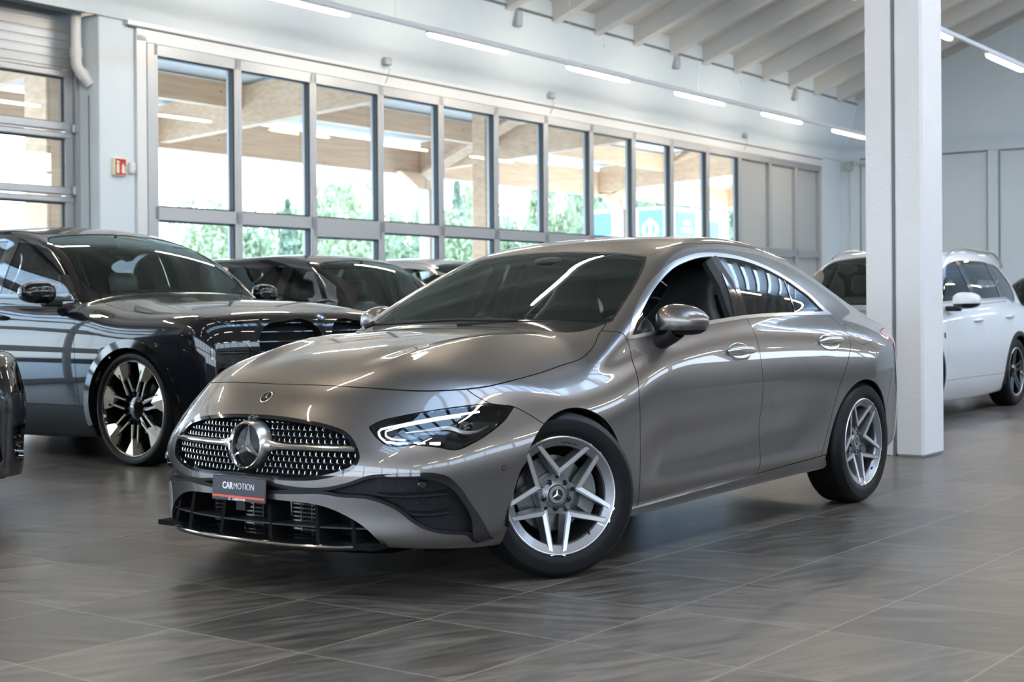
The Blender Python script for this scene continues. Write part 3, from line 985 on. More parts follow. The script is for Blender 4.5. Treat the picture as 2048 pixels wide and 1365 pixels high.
PROTO = {}
SPOTS = []
r = np.random.default_rng(3)
for row, (dist, n) in enumerate(((40, 15), (50, 14), (61, 14))):
    for k in range(n):
        f = (k + .5 * (row % 2) + .15 * r.random()) / (n - .4)
        y = 4.06 - dist - 1.2 * r.random()
        x = 5.0 - dist * (.95 + 1.45 * f)
        kd = 2 if (k * 3 + row) % 7 == 3 else (k + row) % 2
        ang = (.088 if f < .42 else .118) + .03 * r.random() + (.02 if kd == 2 else 0) - (.03 if row == 0 else 0)
        SPOTS.append((x, y, 1.2 + ang * math.hypot(dist, dist * (.95 + 1.45 * f)) * .80, kd))
WORDS = ['fresh green leafy tree in the tree line beyond the canopy', 'mid green leafy tree in the tree line beyond the canopy', 'slim dark conifer rising from the tree line beyond the canopy']
for (x, y, h, kd) in SPOTS:
    if kd not in PROTO:
        P, F = tree_meshes(kd)
        t = empty(('leafy_tree', 'leafy_tree', 'conifer_tree')[kd], rw(x, y, -.15), 0, WORDS[kd], 'tree', 'trees beyond the canopy')
        mk('crown', P, F, M_LEAF[kd], t)
        q = MB(); q.tube([(0, 0, 0), (.01, 0, .3), (0, .01, .75)], [.03, .02, .006], 7); q.build('trunk', M_BARK, t)
        PROTO[kd] = t
    else:
        t = copy_tree(PROTO[kd])
    t.location = rw(x, y, -.15); wx = min(h * .8, 4.1); t.scale = (wx, wx, h); t.rotation_euler = (0, 0, r.random() * 6.28)
kx = empty('white_kiosk', rw(-49.5, -26.5, -.15), RG, 'white kiosk with blue signs outside the last window bays', 'building')
M_BLUE = mat('blue_sign_print', (.12, .25, .52), .5)
q = MB(); q.box((0, 0, 2.6), (5.2, 4, 5.2)); q.build('wall', M_WHITEP, kx)
for c, s_ in (((2.62, 1.2, 4.4), (.06, 1.1, 1.4)), ((2.62, -1.1, 4.6), (.06, .9, .9)), ((1.2, 2.03, 4.3), (1.6, .06, 1.5)), ((-1.2, 2.03, 3.8), (1.0, .06, 1.9))):
    q = MB(); q.box(c, s_); q.build('sign_panel', M_BLUE, kx)
q = MB(); q.lathe([(.25, 2.655), (.38, 2.655), (.38, 2.67), (.25, 2.67)], 20, 0, closed=True)
q.P = [[p[0], p[1] + 1.2, p[2] + 4.3] for p in q.P]
q.box((2.66, 1.2, 4.3), (.02, .12, .9)); q.box((1.2, 2.07, 4.3), (.9, .02, .16)); q.box((1.2, 2.07, 4.6), (.5, .02, .16)); q.build('sign_mark', M_WHITEPRINT, kx)
# ---------------------------------------------------------------- the grey saloon's body surface
K = lambda v: (lambda x: v + 0 * np.asarray(x, float))


def cla_side(x, z):
    s = .012 * gbump(x, 0.0, .42) * gbump(z, .55, .25) + .02 * gbump(x, -2.75, .55) * gbump(z, .72, .24)
    dr = sstep(x, -2.45, -1.9) * (1 - sstep(x, -.75, -.42))
    s = s - .027 * dr * gbump(z, .47 + .05 * (-1.3 - x), .13) + .006 * dr * gbump(z, .31, .05)
    return s


CLA = dict(
    plan=Spl((-4.0, .80), (-3.6, .862), (-3.3, .893), (-2.75, .900), (-2.1, .893), (-1.4, .892), (-.7, .895), (0, .900), (.3, .895), (.55, .868), (.8, .82), (1.0, .77)),
    sec=Spl((.10, -.12), (.20, -.055), (.30, -.022), (.42, -.004), (.55, .004), (.68, .006), (.78, -.002), (.87, -.022), (.95, -.055), (1.02, -.10), (1.1, -.16), (1.4, -.35)),
    side=cla_side,
    top=Spl((1.0, .62), (.93, .672), (.85, .725), (.74, .783), (.62, .833), (.45, .885), (.2, .934), (0, .960), (-.3, .985), (-.6, .995), (-.9, .995), (-1.3, 1.010), (-1.8, 1.035), (-2.3, 1.050), (-2.8, 1.060), (-3.2, 1.055), (-3.5, 1.04), (-3.7, 1.02), (-3.85, 1.0)),
    tops=lambda x, a: .020 * gbump(a, .47, .16) * gbump(x, .1, .5) + .012 * sstep(x, -.45, -.2) * (1 - sstep(x, .35, .72)) * (np.exp(-np.sqrt(((a - (.36 + .17 * (.6 - x))) / .045) ** 2 + .05)) - .5 * np.exp(-np.sqrt(((a - (.25 + .17 * (.6 - x))) / .06) ** 2 + .1))),
    crown=Spl((1.0, .08), (.7, .12), (.4, .15), (0, .17), (-.4, .155), (-.7, .09), (-1, .06), (-2, .05), (-3, .11), (-3.5, .19), (-3.8, .22)),
    kt=Spl((1.0, .12), (.4, .18), (0, .20), (-.5, .16), (-1, .10), (-2, .10), (-2.8, .18), (-3.6, .22)),
    front=Spl((.12, .86), (.20, .92), (.30, .928), (.42, .928), (.50, .920), (.58, .900), (.65, .870), (.72, .825), (.80, .76), (1.0, .5)),
    fsweep=Spl((0, 0), (.2, .010), (.4, .052), (.55, .115), (.68, .21), (.78, .33), (.86, .50), (.93, .75)),
    fz=Spl((.1, 0), (.3, -.02), (.45, -.12), (.55, -.05), (.65, .18), (.75, .45), (.9, .7)),
    kf=.10,
    rear=Spl((.15, -3.60), (.25, -3.70), (.40, -3.755), (.55, -3.768), (.70, -3.76), (.85, -3.745), (1.0, -3.76), (1.06, -3.775), (1.2, -3.78)),
    rsweep=Spl((0, 0), (.3, .012), (.5, .04), (.65, .11), (.78, .30), (.88, .62), (.95, 1.0)),
    kr=.08,
    bottom=Spl((1.0, .20), (.6, .17), (-.4, .165), (-2.2, .205), (-3.0, .24), (-3.4, .30), (-3.8, .36)),
    roof=Spl((.5, .48), (.1, .69), (-.15, .83), (-.42, .985), (-.7, 1.135), (-.95, 1.255), (-1.13, 1.333), (-1.35, 1.396), (-1.6, 1.431), (-1.9, 1.444), (-2.2, 1.432), (-2.5, 1.392), (-2.8, 1.322), (-3.1, 1.222), (-3.35, 1.125), (-3.6, 1.02), (-3.9, .88)),
    bow=Spl((0, .08), (-1, .08), (-1.6, .05), (-2, 0), (-2.8, -.12), (-3.4, -.25)),
    rcrown=.03,
    rscale=Spl((0, .86), (-1.0, .90), (-1.6, .98), (-2, 1), (-2.6, .98), (-3.2, .92)),
    gplan=Spl((0, .72), (-.5, .785), (-1, .815), (-1.6, .815), (-2.1, .785), (-2.6, .735), (-3.0, .672), (-3.4, .59), (-3.8, .48)),
    gsec=Spl((.6, .08), (.8, .05), (.95, .012), (1.05, -.030), (1.15, -.080), (1.25, -.142), (1.35, -.215), (1.45, -.30)),
    kg=Spl((0, .06), (-.8, .07), (-1.5, .10), (-2.4, .14), (-3.2, .20)),
    ku=Spl((-.3, .05), (-.9, .05), (-2.0, .05), (-2.6, .12), (-3.1, .26), (-3.6, .26)),
    lo=(-4.0, -1.02, .08), hi=(1.06, 1.02, 1.5))
cla = car_shape(CLA)
# ---------------------------------------------------------------- the grey saloon
CAR = empty('sedan_car', (0, 0, 0), 0, 'grey four-door saloon with its front wheels turned, nearest the camera', 'car')


def xz(P): return P[:, [0, 2]]
def ayz(P): return np.stack([np.abs(P[:, 1]), P[:, 2]], 1)
def xay(P): return np.stack([P[:, 0], np.abs(P[:, 1])], 1)


def lr(fn, m):
    """do fn for the left (y > 0) and the right half of a symmetric piece"""
    for s in (1, -1):
        h = m.clip(-s * m.P[:, 1])
        fn(h, s)


GAP = .0022
FD = [(-.53, 1.2), (-.535, .945), (-.535, .88), (-.513, .81), (-.482, .72), (-.478, .60), (-.495, .43), (-.54, .20)]
BC = [(-1.60, 1.05), (-1.611, .968), (-1.603, .913), (-1.590, .771), (-1.604, .53), (-1.604, .40), (-1.590, .20)]
RD = [(-2.70, 1.08), (-2.665, 1.025), (-2.631, .955), (-2.614, .891), (-2.527, .789), (-2.405, .647), (-2.322, .455), (-2.27, .299), (-2.25, .2)]
DLO = [(-.539, .932), (-.639, 1.020), (-.74, 1.085), (-.86, 1.151), (-.99, 1.213), (-1.147, 1.272), (-1.314, 1.309), (-1.472, 1.330), (-1.685, 1.336), (-1.968, 1.314), (-2.271, 1.248), (-2.452, 1.181), (-2.633, 1.090), (-2.705, 1.026),
       (-2.681, 1.018), (-2.135, 1.019), (-1.605, 1.010), (-1.236, .989), (-.749, .949)]
DLI = [(-.578, .949), (-.655, 1.010), (-.75, 1.070), (-.862, 1.134), (-.985, 1.192), (-1.14, 1.250), (-1.312, 1.288), (-1.477, 1.310), (-1.67, 1.315), (-1.93, 1.298), (-2.222, 1.236), (-2.40, 1.170), (-2.565, 1.092), (-2.63, 1.036),
       (-2.152, 1.036), (-1.618, 1.027), (-1.248, 1.006), (-.755, .965)]
P_DLO = smooth_poly(DLO, 6, sharp=(0, 13, 14)); P_DLI = smooth_poly(DLI, 6, sharp=(0, 13))
L_FD = smooth_poly(FD, 8, False); L_BC = smooth_poly(BC, 8, False); L_RD = smooth_poly(RD, 8, False)
HOOD = [(-.62, .66), (-.53, .690), (-.481, .697), (-.411, .722), (-.348, .731), (-.172, .742), (.105, .764), (.25, .763), (.33, .748), (.40, .722), (.489, .671), (.583, .590), (.634, .522), (.690, .40), (.722, .25), (.734, .10), (.737, 0)]
P_HOOD = np.concatenate([smooth_poly(HOOD, 6, False), [(.737, -.2), (-.40, -.2), (-.405, .2), (-.44, .40), (-.50, .60)]])
_hx = np.array([-.72, .69])
def hl2(P): return np.stack([np.abs(P[:, 1]) * .69 - P[:, 0] * .72, P[:, 2]], 1)
def hq(x, y, z): return (y * .69 - x * .72, z)
HL = [(.771, .512, .633), (.738, .539, .654), (.684, .591, .671), (.612, .651, .686), (.497, .726, .701), (.384, .781, .707), (.294, .827, .692), (.36, .834, .647), (.432, .83, .61), (.517, .814, .573), (.595, .782, .548), (.64, .735, .560), (.699, .677, .569), (.766, .589, .572), (.773, .551, .598)]
P_HL = smooth_poly([hq(*q) for q in HL], 6, sharp=(0, 6, 14))
GR = [(0, .668), (.12, .666), (.24, .657), (.37, .638), (.44, .616), (.495, .568), (.518, .520), (.505, .487), (.455, .462), (.374, .441), (.243, .430), (.10, .432), (0, .433)]
P_GR = smooth_poly(GR + [(-y, z) for y, z in GR[-2:0:-1]], 5)
CH = [(-.1, .418), (.155, .418), (.276, .409), (.385, .412), (.49, .436), (.56, .462), (.633, .468), (.698, .471), (.75, .468), (.779, .455), (.80, .422), (.818, .343), (.832, .243), (.830, .204), (.806, .195), (.800, .228), (.724, .252), (.687, .279), (.634, .336), (.559, .371), (.454, .378), (.384, .386), (.276, .382), (.155, .376), (-.1, .376)]
P_CH = smooth_poly(CH, 5, sharp=(0, 13, 14, 15, 24))
IN = [(-.1, .356), (.155, .356), (.25, .353), (.33, .350), (.40, .338), (.468, .312), (.538, .268), (.60, .19), (.62, .12), (-.1, .12)]
P_IN = smooth_poly(IN, 5, sharp=(0, 7, 8, 9))
ARF = (0.0, .298, .376); ARR = (-2.702, .298, .372)


def wheelcut(P, c, grow=0.0):
    """negative outside the arch, on the flanks only"""
    r = np.hypot(P[:, 0] - c[0], P[:, 2] - c[1]); q = c[2] + grow - r
    # below the hub the opening runs straight down
    q = np.where(P[:, 2] < c[1], np.minimum(c[2] + grow - np.abs(P[:, 0] - c[0]), .2), q)
    return np.where(np.abs(P[:, 1]) > .55, q, -.1)


def sill(P): return P[:, 2] - (.2145 + (-.45 - P[:, 0]) * .0407)


m = cla.mesh(.0125)
# trim the underside away, keep the shell
m = m.clip(-(m.P[:, 2] - CLA['bottom'](m.P[:, 0]) - .012))
m = m.clip(wheelcut(m.P, ARF)); m = m.clip(wheelcut(m.P, ARR))
inner = m


def cut(mm, f, g=GAP):
    """split in two along f = 0 with a gap"""
    return mm.clip(f + g), mm.clip(-f + g)


# --- glasshouse openings
f = np.where((m.P[:, 2] > .88), poly_sd(xz(m.P), P_DLO), .1)
f = np.where(np.abs(m.P[:, 1]) > .45, f, .1)
dlo, m = m.clip(f), m.clip(-f)
f = poly_sd(xz(dlo.P), P_DLI)
side_glass, strip = dlo.clip(f), dlo.clip(-f)
lr(lambda h, s: panel('chrome_window_surround', h, M_SATIN, CAR, .003, .012), strip)
B_F = [(-1.605, 1.34), (-1.601, 1.308), (-1.567, 1.200), (-1.50, 1.054), (-1.473, 1.00), (-1.46, .9)]
B_R = [(-1.74, 1.34), (-1.72, 1.308), (-1.691, 1.214), (-1.662, 1.102), (-1.642, 1.024), (-1.635, .9)]
QD = [(-2.33, 1.28), (-2.302, 1.219), (-2.263, 1.129), (-2.231, 1.034), (-2.22, .9)]
MS = [(-.80, 1.20), (-.735, 1.075), (-.712, 1.0), (-.705, .9)]
sd = lambda mm, l: line_sd(xz(mm.P), smooth_poly(l, 6, False))
# line_sd < 0 lies on the right of the downward lines: towards the rear (-x)
front_open, rest = cut(side_glass, -sd(side_glass, B_F), 0)
sail, front_open = cut(front_open, -sd(front_open, MS), .001)
bpil, rest = cut(rest, -sd(rest, B_R), .001)
rear_glass, quarter = cut(rest, -sd(rest, QD), .007)


# --- windscreen, rear window, roof
WS = [(-.50, .0), (-.505, .30), (-.53, .50), (-.56, .655), (-.588, .689), (-.703, .661), (-.917, .603), (-1.04, .558), (-1.138, .505), (-1.150, .40), (-1.152, .20), (-1.153, 0)]
P_WS = np.concatenate([smooth_poly(WS, 6, False, sharp=(4, 8)), [(-1.153, -.2), (-.35, -.2), (-.35, 0)]])
WSo = [(-.36, .0), (-.37, .30), (-.42, .50), (-.50, .640), (-.58, .700), (-.700, .676), (-.915, .619), (-1.04, .574), (-1.150, .520), (-1.165, .40), (-1.168, .20), (-1.168, 0)]
P_WSo = np.concatenate([smooth_poly(WSo, 6, False, sharp=(4, 8)), [(-1.168, -.2), (-.3, -.2), (-.3, 0)]])
RW = [(-2.62, 0), (-2.63, .25), (-2.66, .44), (-2.72, .485), (-2.95, .50), (-3.18, .505), (-3.24, .46), (-3.27, .25), (-3.28, 0)]
P_RW = np.concatenate([smooth_poly(RW, 6, False, sharp=(3, 5)), [(-3.28, -.2), (-2.62, -.2)]])
f = np.where(m.P[:, 2] > .86, poly_sd(xay(m.P), P_WSo), .1); scr, m = m.clip(f), m.clip(-f + .001)
f = poly_sd(xay(scr.P), P_WS)
f = np.maximum(f, -(scr.P[:, 2] - .985))
ws, band = scr.clip(f), scr.clip(-f)
panel('windscreen', ws, M_WS, CAR, -.003, 0)
panel('windscreen_black_border', band.clip(-(band.P[:, 2] - .955)), M_GLOSSBLK, CAR, -.003, .004)
f = np.where(m.P[:, 2] > 1.0, poly_sd(xay(m.P), P_RW), .1); rw_, m = cut(m, f, .003)
panel('rear_window', rw_, M_TINTD, CAR, -.003, .006)

# --- bonnet
f = np.where(m.P[:, 2] > .66, poly_sd(xay(m.P), P_HOOD), .1); hood, m = cut(m, f)
# --- headlamps, grille, lower openings
f = np.where((m.P[:, 0] > .1) & (m.P[:, 2] < .75), poly_sd(hl2(m.P), P_HL), .1); lamp, m = cut(m, f, .0015)
f = np.where((m.P[:, 0] > .5) & (m.P[:, 2] < .72), poly_sd(np.stack([m.P[:, 1], m.P[:, 2]], 1), P_GR), .1); gril, m = m.clip(f), m.clip(-f)
f = np.where((m.P[:, 0] > .3) & (m.P[:, 2] < .5), poly_sd(ayz(m.P), P_CH), .1); chan, m = m.clip(f), m.clip(-f)
f = np.where((m.P[:, 0] > .5) & (m.P[:, 2] < .4), poly_sd(ayz(m.P), P_IN), .1); intk, m = m.clip(f), m.clip(-f)
# --- sill
f = np.where((m.P[:, 0] < .3) & (m.P[:, 0] > -2.36), sill(m.P), .1); sk, m = cut(m, f)
# --- bumper / fender line, doors
FB = [(.44, 1.0), (.42, .74), (.38, .707), (.294, .692), (.245, .662), (.18, .615), (.0, .45)]
f = line_sd(xz(m.P), smooth_poly(FB, 5, False))
f = np.where(m.P[:, 0] < -.2, -1, f)
f = np.where((m.P[:, 2] < .6) & (m.P[:, 0] > .1), 1, f)
fr, m = cut(m, -f)
panel('front_bumper', fr, M_GREY, CAR)
panel('hood', hood, M_GREY, CAR)
f = sd(m, FD[1:]); f = np.where(m.P[:, 2] > .95, np.where(m.P[:, 0] > -.6, .2, f), f)
flank = np.where(np.abs(m.P[:, 1]) > .5, 1, 0)
fw = line_sd(xz(m.P), L_FD)          # < 0 behind the line
body = m
isdoorz = (np.abs(m.P[:, 1]) > .6) & (m.P[:, 2] < 1.03)
# the doors: below the window surround, between the three lines
below = np.maximum(m.P[:, 2] - np.interp(m.P[:, 0], [-2.75, -2.681, -2.135, -1.605, -1.236, -.749, -.539, -.4], [1.021, 1.021, 1.020, 1.011, .990, .950, .929, .915]), .0)
fdoor = np.maximum(np.maximum(fw, -line_sd(xz(m.P), L_BC)), np.where(np.abs(m.P[:, 1]) > .6, -1, .1))
fdoor = np.where(m.P[:, 2] > np.interp(m.P[:, 0], [-2.75, -2.681, -2.135, -1.605, -1.236, -.749, -.539, -.4], [1.0215, 1.0215, 1.0205, 1.0115, .9905, .9505, .930, .915]), .1, fdoor)
d1, m = cut(m, fdoor)
fdoor = np.maximum(np.maximum(line_sd(xz(m.P), L_BC), -line_sd(xz(m.P), L_RD)), np.where(np.abs(m.P[:, 1]) > .6, -1, .1))
fdoor = np.where(m.P[:, 2] > 1.0225, .1, fdoor)
d2, m = cut(m, fdoor)
# fender and the rest
ff = np.where((m.P[:, 0] > -.95) & (m.P[:, 2] < 1.0), -line_sd(xz(m.P), L_FD), .1)
ffl = np.where((m.P[:, 0] > -.75), m.P[:, 2] - (.955 + (-.55 - m.P[:, 0]) * -.35), .1)
fen, m = cut(m, np.maximum(ff, ffl))
lr(lambda h, s: panel('fender', h, M_GREY, CAR), fen)
DOORS = {}
def mkdoor(nm):
    def go(h, s): DOORS[nm, s] = panel(nm, h, M_GREY, CAR)
    return go
lr(mkdoor('front_door'), d1); lr(mkdoor('rear_door'), d2)
# rear: roof skin, boot lid, quarter
RF = [(-1.168, .535), (-1.35, .552), (-1.8, .545), (-2.2, .528), (-2.62, .505)]
P_RF = np.concatenate([smooth_poly(RF, 6, False), [(-2.62, -.2), (-1.1, -.2)]])
f = np.where(m.P[:, 2] > 1.25, poly_sd(xay(m.P), P_RF), .1)
roof, m = cut(m, f, .0015)
panel('roof', roof, M_GREY, CAR)
FL = smooth_poly([(-2.70, .965), (-2.795, .930), (-2.90, .905), (-2.925, .885), (-2.84, .866), (-2.70, .868), (-2.64, .915)], 5)
f = np.where(m.P[:, 1] < -.6, poly_sd(xz(m.P), FL), .1)
BT = [(-3.30, 0), (-3.31, .50), (-3.36, .585), (-3.9, .62), (-3.9, -.2), (-3.30, -.2)]
f = np.where(m.P[:, 2] > .80, poly_sd(xay(m.P), np.array(BT)), .1); boot, m = cut(m, f)
panel('boot_lid', boot, M_GREY, CAR)
TL = smooth_poly([(-3.22, .905), (-3.34, .925), (-3.60, .930), (-3.9, .92), (-3.9, .80), (-3.60, .79), (-3.36, .815), (-3.25, .855)], 5)
f = np.where(np.abs(m.P[:, 1]) > .3, poly_sd(xz(m.P), TL), .1); tl, m = cut(m, f, .0015)
lr(lambda h, s: panel('tail_lamp', h, M_RED, CAR, .001, .01), tl)
f = np.where(m.P[:, 0] < -2.9, line_sd(xz(m.P), smooth_poly([(-3.30, .86), (-3.27, .80), (-3.20, .70), (-3.12, .62), (-3.07, .55), (-3.0, .40)], 5, False)), .1)
f = np.where((m.P[:, 2] > .93), .1, f)
rb, m = cut(m, f)
panel('rear_bumper', rb, M_GREY, CAR)
fp = np.where(m.P[:, 1] > .6, poly_sd(xz(m.P), FL), .1); flap, m = cut(m, fp, .001)
QP = None
def quarter_panel(h, s):
    return panel('quarter_panel', h, M_GREY, CAR)
lr(quarter_panel, m)
panel('fuel_flap', flap, M_GREY, CAR, 0, .008)

# sills with their skirt
def skirt(h, s):
    N = h.shape.normal(h.P)
    t = np.clip((.30 - h.P[:, 2]) / .06, 0, 1)
    k = Mesh(h.P + np.stack([0 * t, s * .016 * np.clip((.27 - h.P[:, 2]) / .03, 0, 1), 0 * t], 1), h.faces, h.shape)
    o = panel('sill', k, M_GREY, CAR, 0, .02)
lr(skirt, sk)

# glass in the doors; the driver's window is wound down
def gl_side(nm, mm, mt, off=-.004):
    lr(lambda h, s: panel(nm, h, mt, CAR, off, .004), mm)
gl_side('rear_door_glass', rear_glass, M_TINT); gl_side('quarter_glass', quarter, M_TINT); gl_side('pillar_trim', bpil, M_GLOSSBLK, -.002); gl_side('mirror_sail', sail, M_GLOSSBLK, -.004)
fo = front_open.clip(front_open.P[:, 1]); panel('front_door_glass', fo, M_TINT, CAR, -.004, .004)
dv = side_glass.clip(np.abs(sd(side_glass, QD)) - .007); gl_side('window_divider', dv, M_GLOSSBLK, -.001)

# inner shell just behind the skin, its black standing in for shade in the gaps
N_ = inner.shape.normal(inner.P)
f = np.where(inner.P[:, 2] > .88, poly_sd(xz(inner.P), P_DLI) - .012, .1); f = np.where(np.abs(inner.P[:, 1]) > .45, f, .1)
sh = inner.clip(-f)
f = np.where(sh.P[:, 2] > .86, poly_sd(xay(sh.P), P_WS) - .012, .1); sh = sh.clip(-np.where(sh.P[:, 2] > .97, f, .1))
f = np.where(sh.P[:, 2] > 1.0, poly_sd(xay(sh.P), P_RW) - .01, .1); sh = sh.clip(-f)
f = np.where((sh.P[:, 0] > .3) & (sh.P[:, 2] < .5), np.minimum(poly_sd(ayz(sh.P), P_CH), poly_sd(ayz(sh.P), P_IN)), .1); sh = sh.clip(-f + .004)
f = np.where((sh.P[:, 0] > .5) & (sh.P[:, 2] < .72), poly_sd(np.stack([sh.P[:, 1], sh.P[:, 2]], 1), P_GR), .1); sh = sh.clip(-f + .004)
f = np.where((sh.P[:, 0] > .1) & (sh.P[:, 2] < .75), poly_sd(hl2(sh.P), P_HL), .1); sh = sh.clip(-f + .004)
low = sh.clip(sh.P[:, 2] - 1.0); hi = sh.clip(-(sh.P[:, 2] - 1.0))
Nn = low.shape.normal(low.P); mk('inner_shell', low.P - Nn * .016, low.faces, M_DARK, CAR, normals=Nn)
Nn = hi.shape.normal(hi.P); mk('headliner', hi.P - Nn * .03, [f_[::-1] for f_ in hi.faces], M_LINER, CAR, normals=-Nn)
b = MB(); b.box((-1.35, 0, .235), (4.0, 1.1, .03)); b.box((.55, 0, .20), (.6, 1.2, .02))
b.build('underbody', M_DARK, CAR)
# wheel housings
for nm, c in (('front', ARF), ('rear', ARR)):
    for s in (1, -1):
        b = MB(); pr = [(c[2] + .012, s * .868), (c[2] + .012, s * .56), (.05, s * .56)]
        a0, a1 = math.radians(-8), math.radians(188)
        b.lathe(pr, 40, 1, a0=a0, a1=a1)
        b.P = [[p[0] + c[0], p[1], p[2] + c[1]] for p in b.P]
        b.build('wheel_housing', M_DARK, CAR)

# ---- front: grille
def front_x(y, z, off=0.0):
    """x of the nose skin at (y, z)"""
    return CLA['front'](z) - CLA['fsweep'](np.abs(y)) * (1 + CLA['fz'](z)) + off


GRILLE = panel('grille', gril, M_DARK, CAR, -.050, 0)
gs = gril.clip(-(poly_sd(np.stack([gril.P[:, 1], gril.P[:, 2]], 1), P_GR) + .014))
panel('grille_frame', gs, M_GLOSSBLK, GRILLE, -.001, .055)
b = MB()
pit, row = .0262, .0233
inn = []
for j in range(-6, 7):
    for i in range(-24, 25):
        y = (i + (j % 2) * .5) * pit; z = .549 + j * row
        inn.append((y, z))
inn = np.array(inn)
ok = (poly_sd(inn, P_GR) < -.016) & (np.hypot(inn[:, 0], inn[:, 1] - .549) > .098) & ((np.abs(inn[:, 1] - .549) > .022) | (np.abs(inn[:, 0]) < .02))
dk = MB()
for (y, z) in inn[ok]:
    x = float(front_x(y, z, -.026))
    for a, w in ((90, 1), (215, .78), (325, .78)):
        ca, sa = math.cos(math.radians(a)), math.sin(math.radians(a)); Ls = .0105 * w
        nx, ny = -sa, ca
        P = [(x + .003, y - nx * .0017, z - ny * .0017), (x + .003, y + nx * .0017, z + ny * .0017), (x + .001, y + ca * Ls + nx * .0008, z + sa * Ls + ny * .0008), (x + .001, y + ca * Ls - nx * .0008, z + sa * Ls - ny * .0008), (x - .004, y, z)]
        b.add(P, [(0, 1, 2, 3), (1, 4, 2), (0, 3, 4), (2, 4, 3)])
        P = [(x - .004, y + nx * .0009, z + ny * .0009), (x - .004, y - nx * .0009, z - ny * .0009)]
        Q = [(x - .004, y + ca * .0155 - nx * .0009, z + sa * .0155 - ny * .0009), (x - .004, y + ca * .0155 + nx * .0009, z + sa * .0155 + ny * .0009)]
        dk.add(P + Q + [(p[0] - .01, p[1], p[2]) for p in P + Q], [(0, 1, 2, 3), (0, 4, 5, 1), (1, 5, 6, 2), (3, 2, 6, 7), (0, 3, 7, 4)])
b.build('star_pattern', M_CHROME, GRILLE, smooth=None)
dk.build('star_lattice', M_PLASTIC, GRILLE, smooth=None)
# bar and ring
for s in (1, -1):
    b = MB()
    ys = np.linspace(.085, .500, 24); pts = []
    P = []; F = []
    n = 10
    for i, y in enumerate(ys):
        h = .0165 + .020 * math.exp(-((y - .085) / .05) ** 2); t = .013
        if y > .49: h *= .6
        cx = float(front_x(y, .549, -.012)) - .004; cz = .549 + .004 - .012 * (y / .5) ** 2 * 0
        for k in range(n):
            a = 2 * math.pi * k / n
            P.append((cx + t * math.cos(a), s * y, cz + h * .72 * math.sin(a)))
    for i in range(len(ys) - 1):
        for k in range(n): F.append((i * n + k, i * n + (k + 1) % n, (i + 1) * n + (k + 1) % n, (i + 1) * n + k))
    F += [tuple(range(n)), tuple((len(ys) - 1) * n + k for k in range(n))]
    b.add(P, F)
    b.build('grille_bar', M_GREY if False else M_SATIN, GRILLE)
    b = MB(); b.tube([(float(front_x(y, .549, .0)) + .0005, s * y, .555) for y in np.linspace(.13, .495, 14)], .0062, 8); b.build('chrome_bar', M_CHROME, GRILLE)
EM = tform(roty(-.10), (float(front_x(0, .549)) - .012, 0, .549))
b = MB(); b.T = EM
b.lathe([(.0815, .0), (.083, .018), (.087, .023), (.091, .020), (.097, .002), (.104, -.03), (.085, -.05)], 56, 0)
b.build('emblem_ring', M_SATIN, GRILLE)
b = MB(); b.T = EM; b.lathe([(.0810, .014), (.0835, .0215), (.087, .0235), (.0898, .020)], 56, 0); b.build('emblem_chrome_rim', M_CHROME, GRILLE)
b = MB(); b.T = EM; b.lathe([(0, .006), (.05, .005), (.0825, .002)], 48, 0); b.build('emblem_disc', mat('black_emblem_disc', (.006, .006, .007), .12, 0, .15), GRILLE)


def star(bm, R, r, h, base=0.0):
    """three-pointed star with ridged arms in the yz plane, raised along x"""
    for a in (90, 210, 330):
        a = math.radians(a); d = np.array([0, math.cos(a), math.sin(a)]); n = np.array([0, -math.sin(a), math.cos(a)])
        e = np.array([1., 0, 0])
        i1 = d * -0 + np.array([0, math.cos(a + math.pi / 3), math.sin(a + math.pi / 3)]) * r
        i2 = np.array([0, math.cos(a - math.pi / 3), math.sin(a - math.pi / 3)]) * r
        P = [e * (base + h), i1 + e * base, d * R + n * .05 * r + e * base, d * R + e * (base + h * .25), d * R - n * .05 * r + e * base, i2 + e * base]
        bm.add(P, [(0, 3, 2, 1), (0, 5, 4, 3)])


b = MB(); b.T = EM; star(b, .0835, .0185, .014, .006); b.build('star', M_CHROME, GRILLE, smooth=None)
b = MB(); b.ell((float(front_x(0, .655, -.004)), 0, .655), (.03, .022, .012), 14, 8); b.build('camera_pod', M_GLOSSBLK, GRILLE)
# hood badge
bx = .815; bz = float(CLA['top'](bx)); dzdx = float((CLA['top'](bx + .01) - CLA['top'](bx - .01)) / .02)
pb = cla.project(np.array([[bx, 0, bz]]))[0]; nb = cla.normal(pb[None])[0]
R_ = np.stack([nb, np.array([0, 1., 0]), np.cross(nb, [0, 1., 0])], 1)
BD = tform(R_, pb + nb * .0005)
b = MB(); b.T = BD; b.lathe([(0, .0015), (.026, .0012), (.0285, .0)], 36, 0); badge = b.build('hood_badge', M_SATIN, CAR)
b = MB(); b.T = BD; b.lathe([(.0165, .0016), (.0245, .0016), (.0245, .0019), (.0165, .0019)], 36, 0, closed=True); b.build('badge_ring', M_GLOSSBLK, badge)
b = MB(); b.T = BD @ tform(rotx(math.pi / 2 * 0), (0, 0, 0)); b.lathe([(0, .0017), (.0165, .0017)], 30, 0); b.build('badge_field', M_GLOSSBLK, badge)
b = MB(); b.T = BD; star(b, .0170, .004, .0025, .002); b.build('badge_star', M_CHROME, badge, smooth=None)

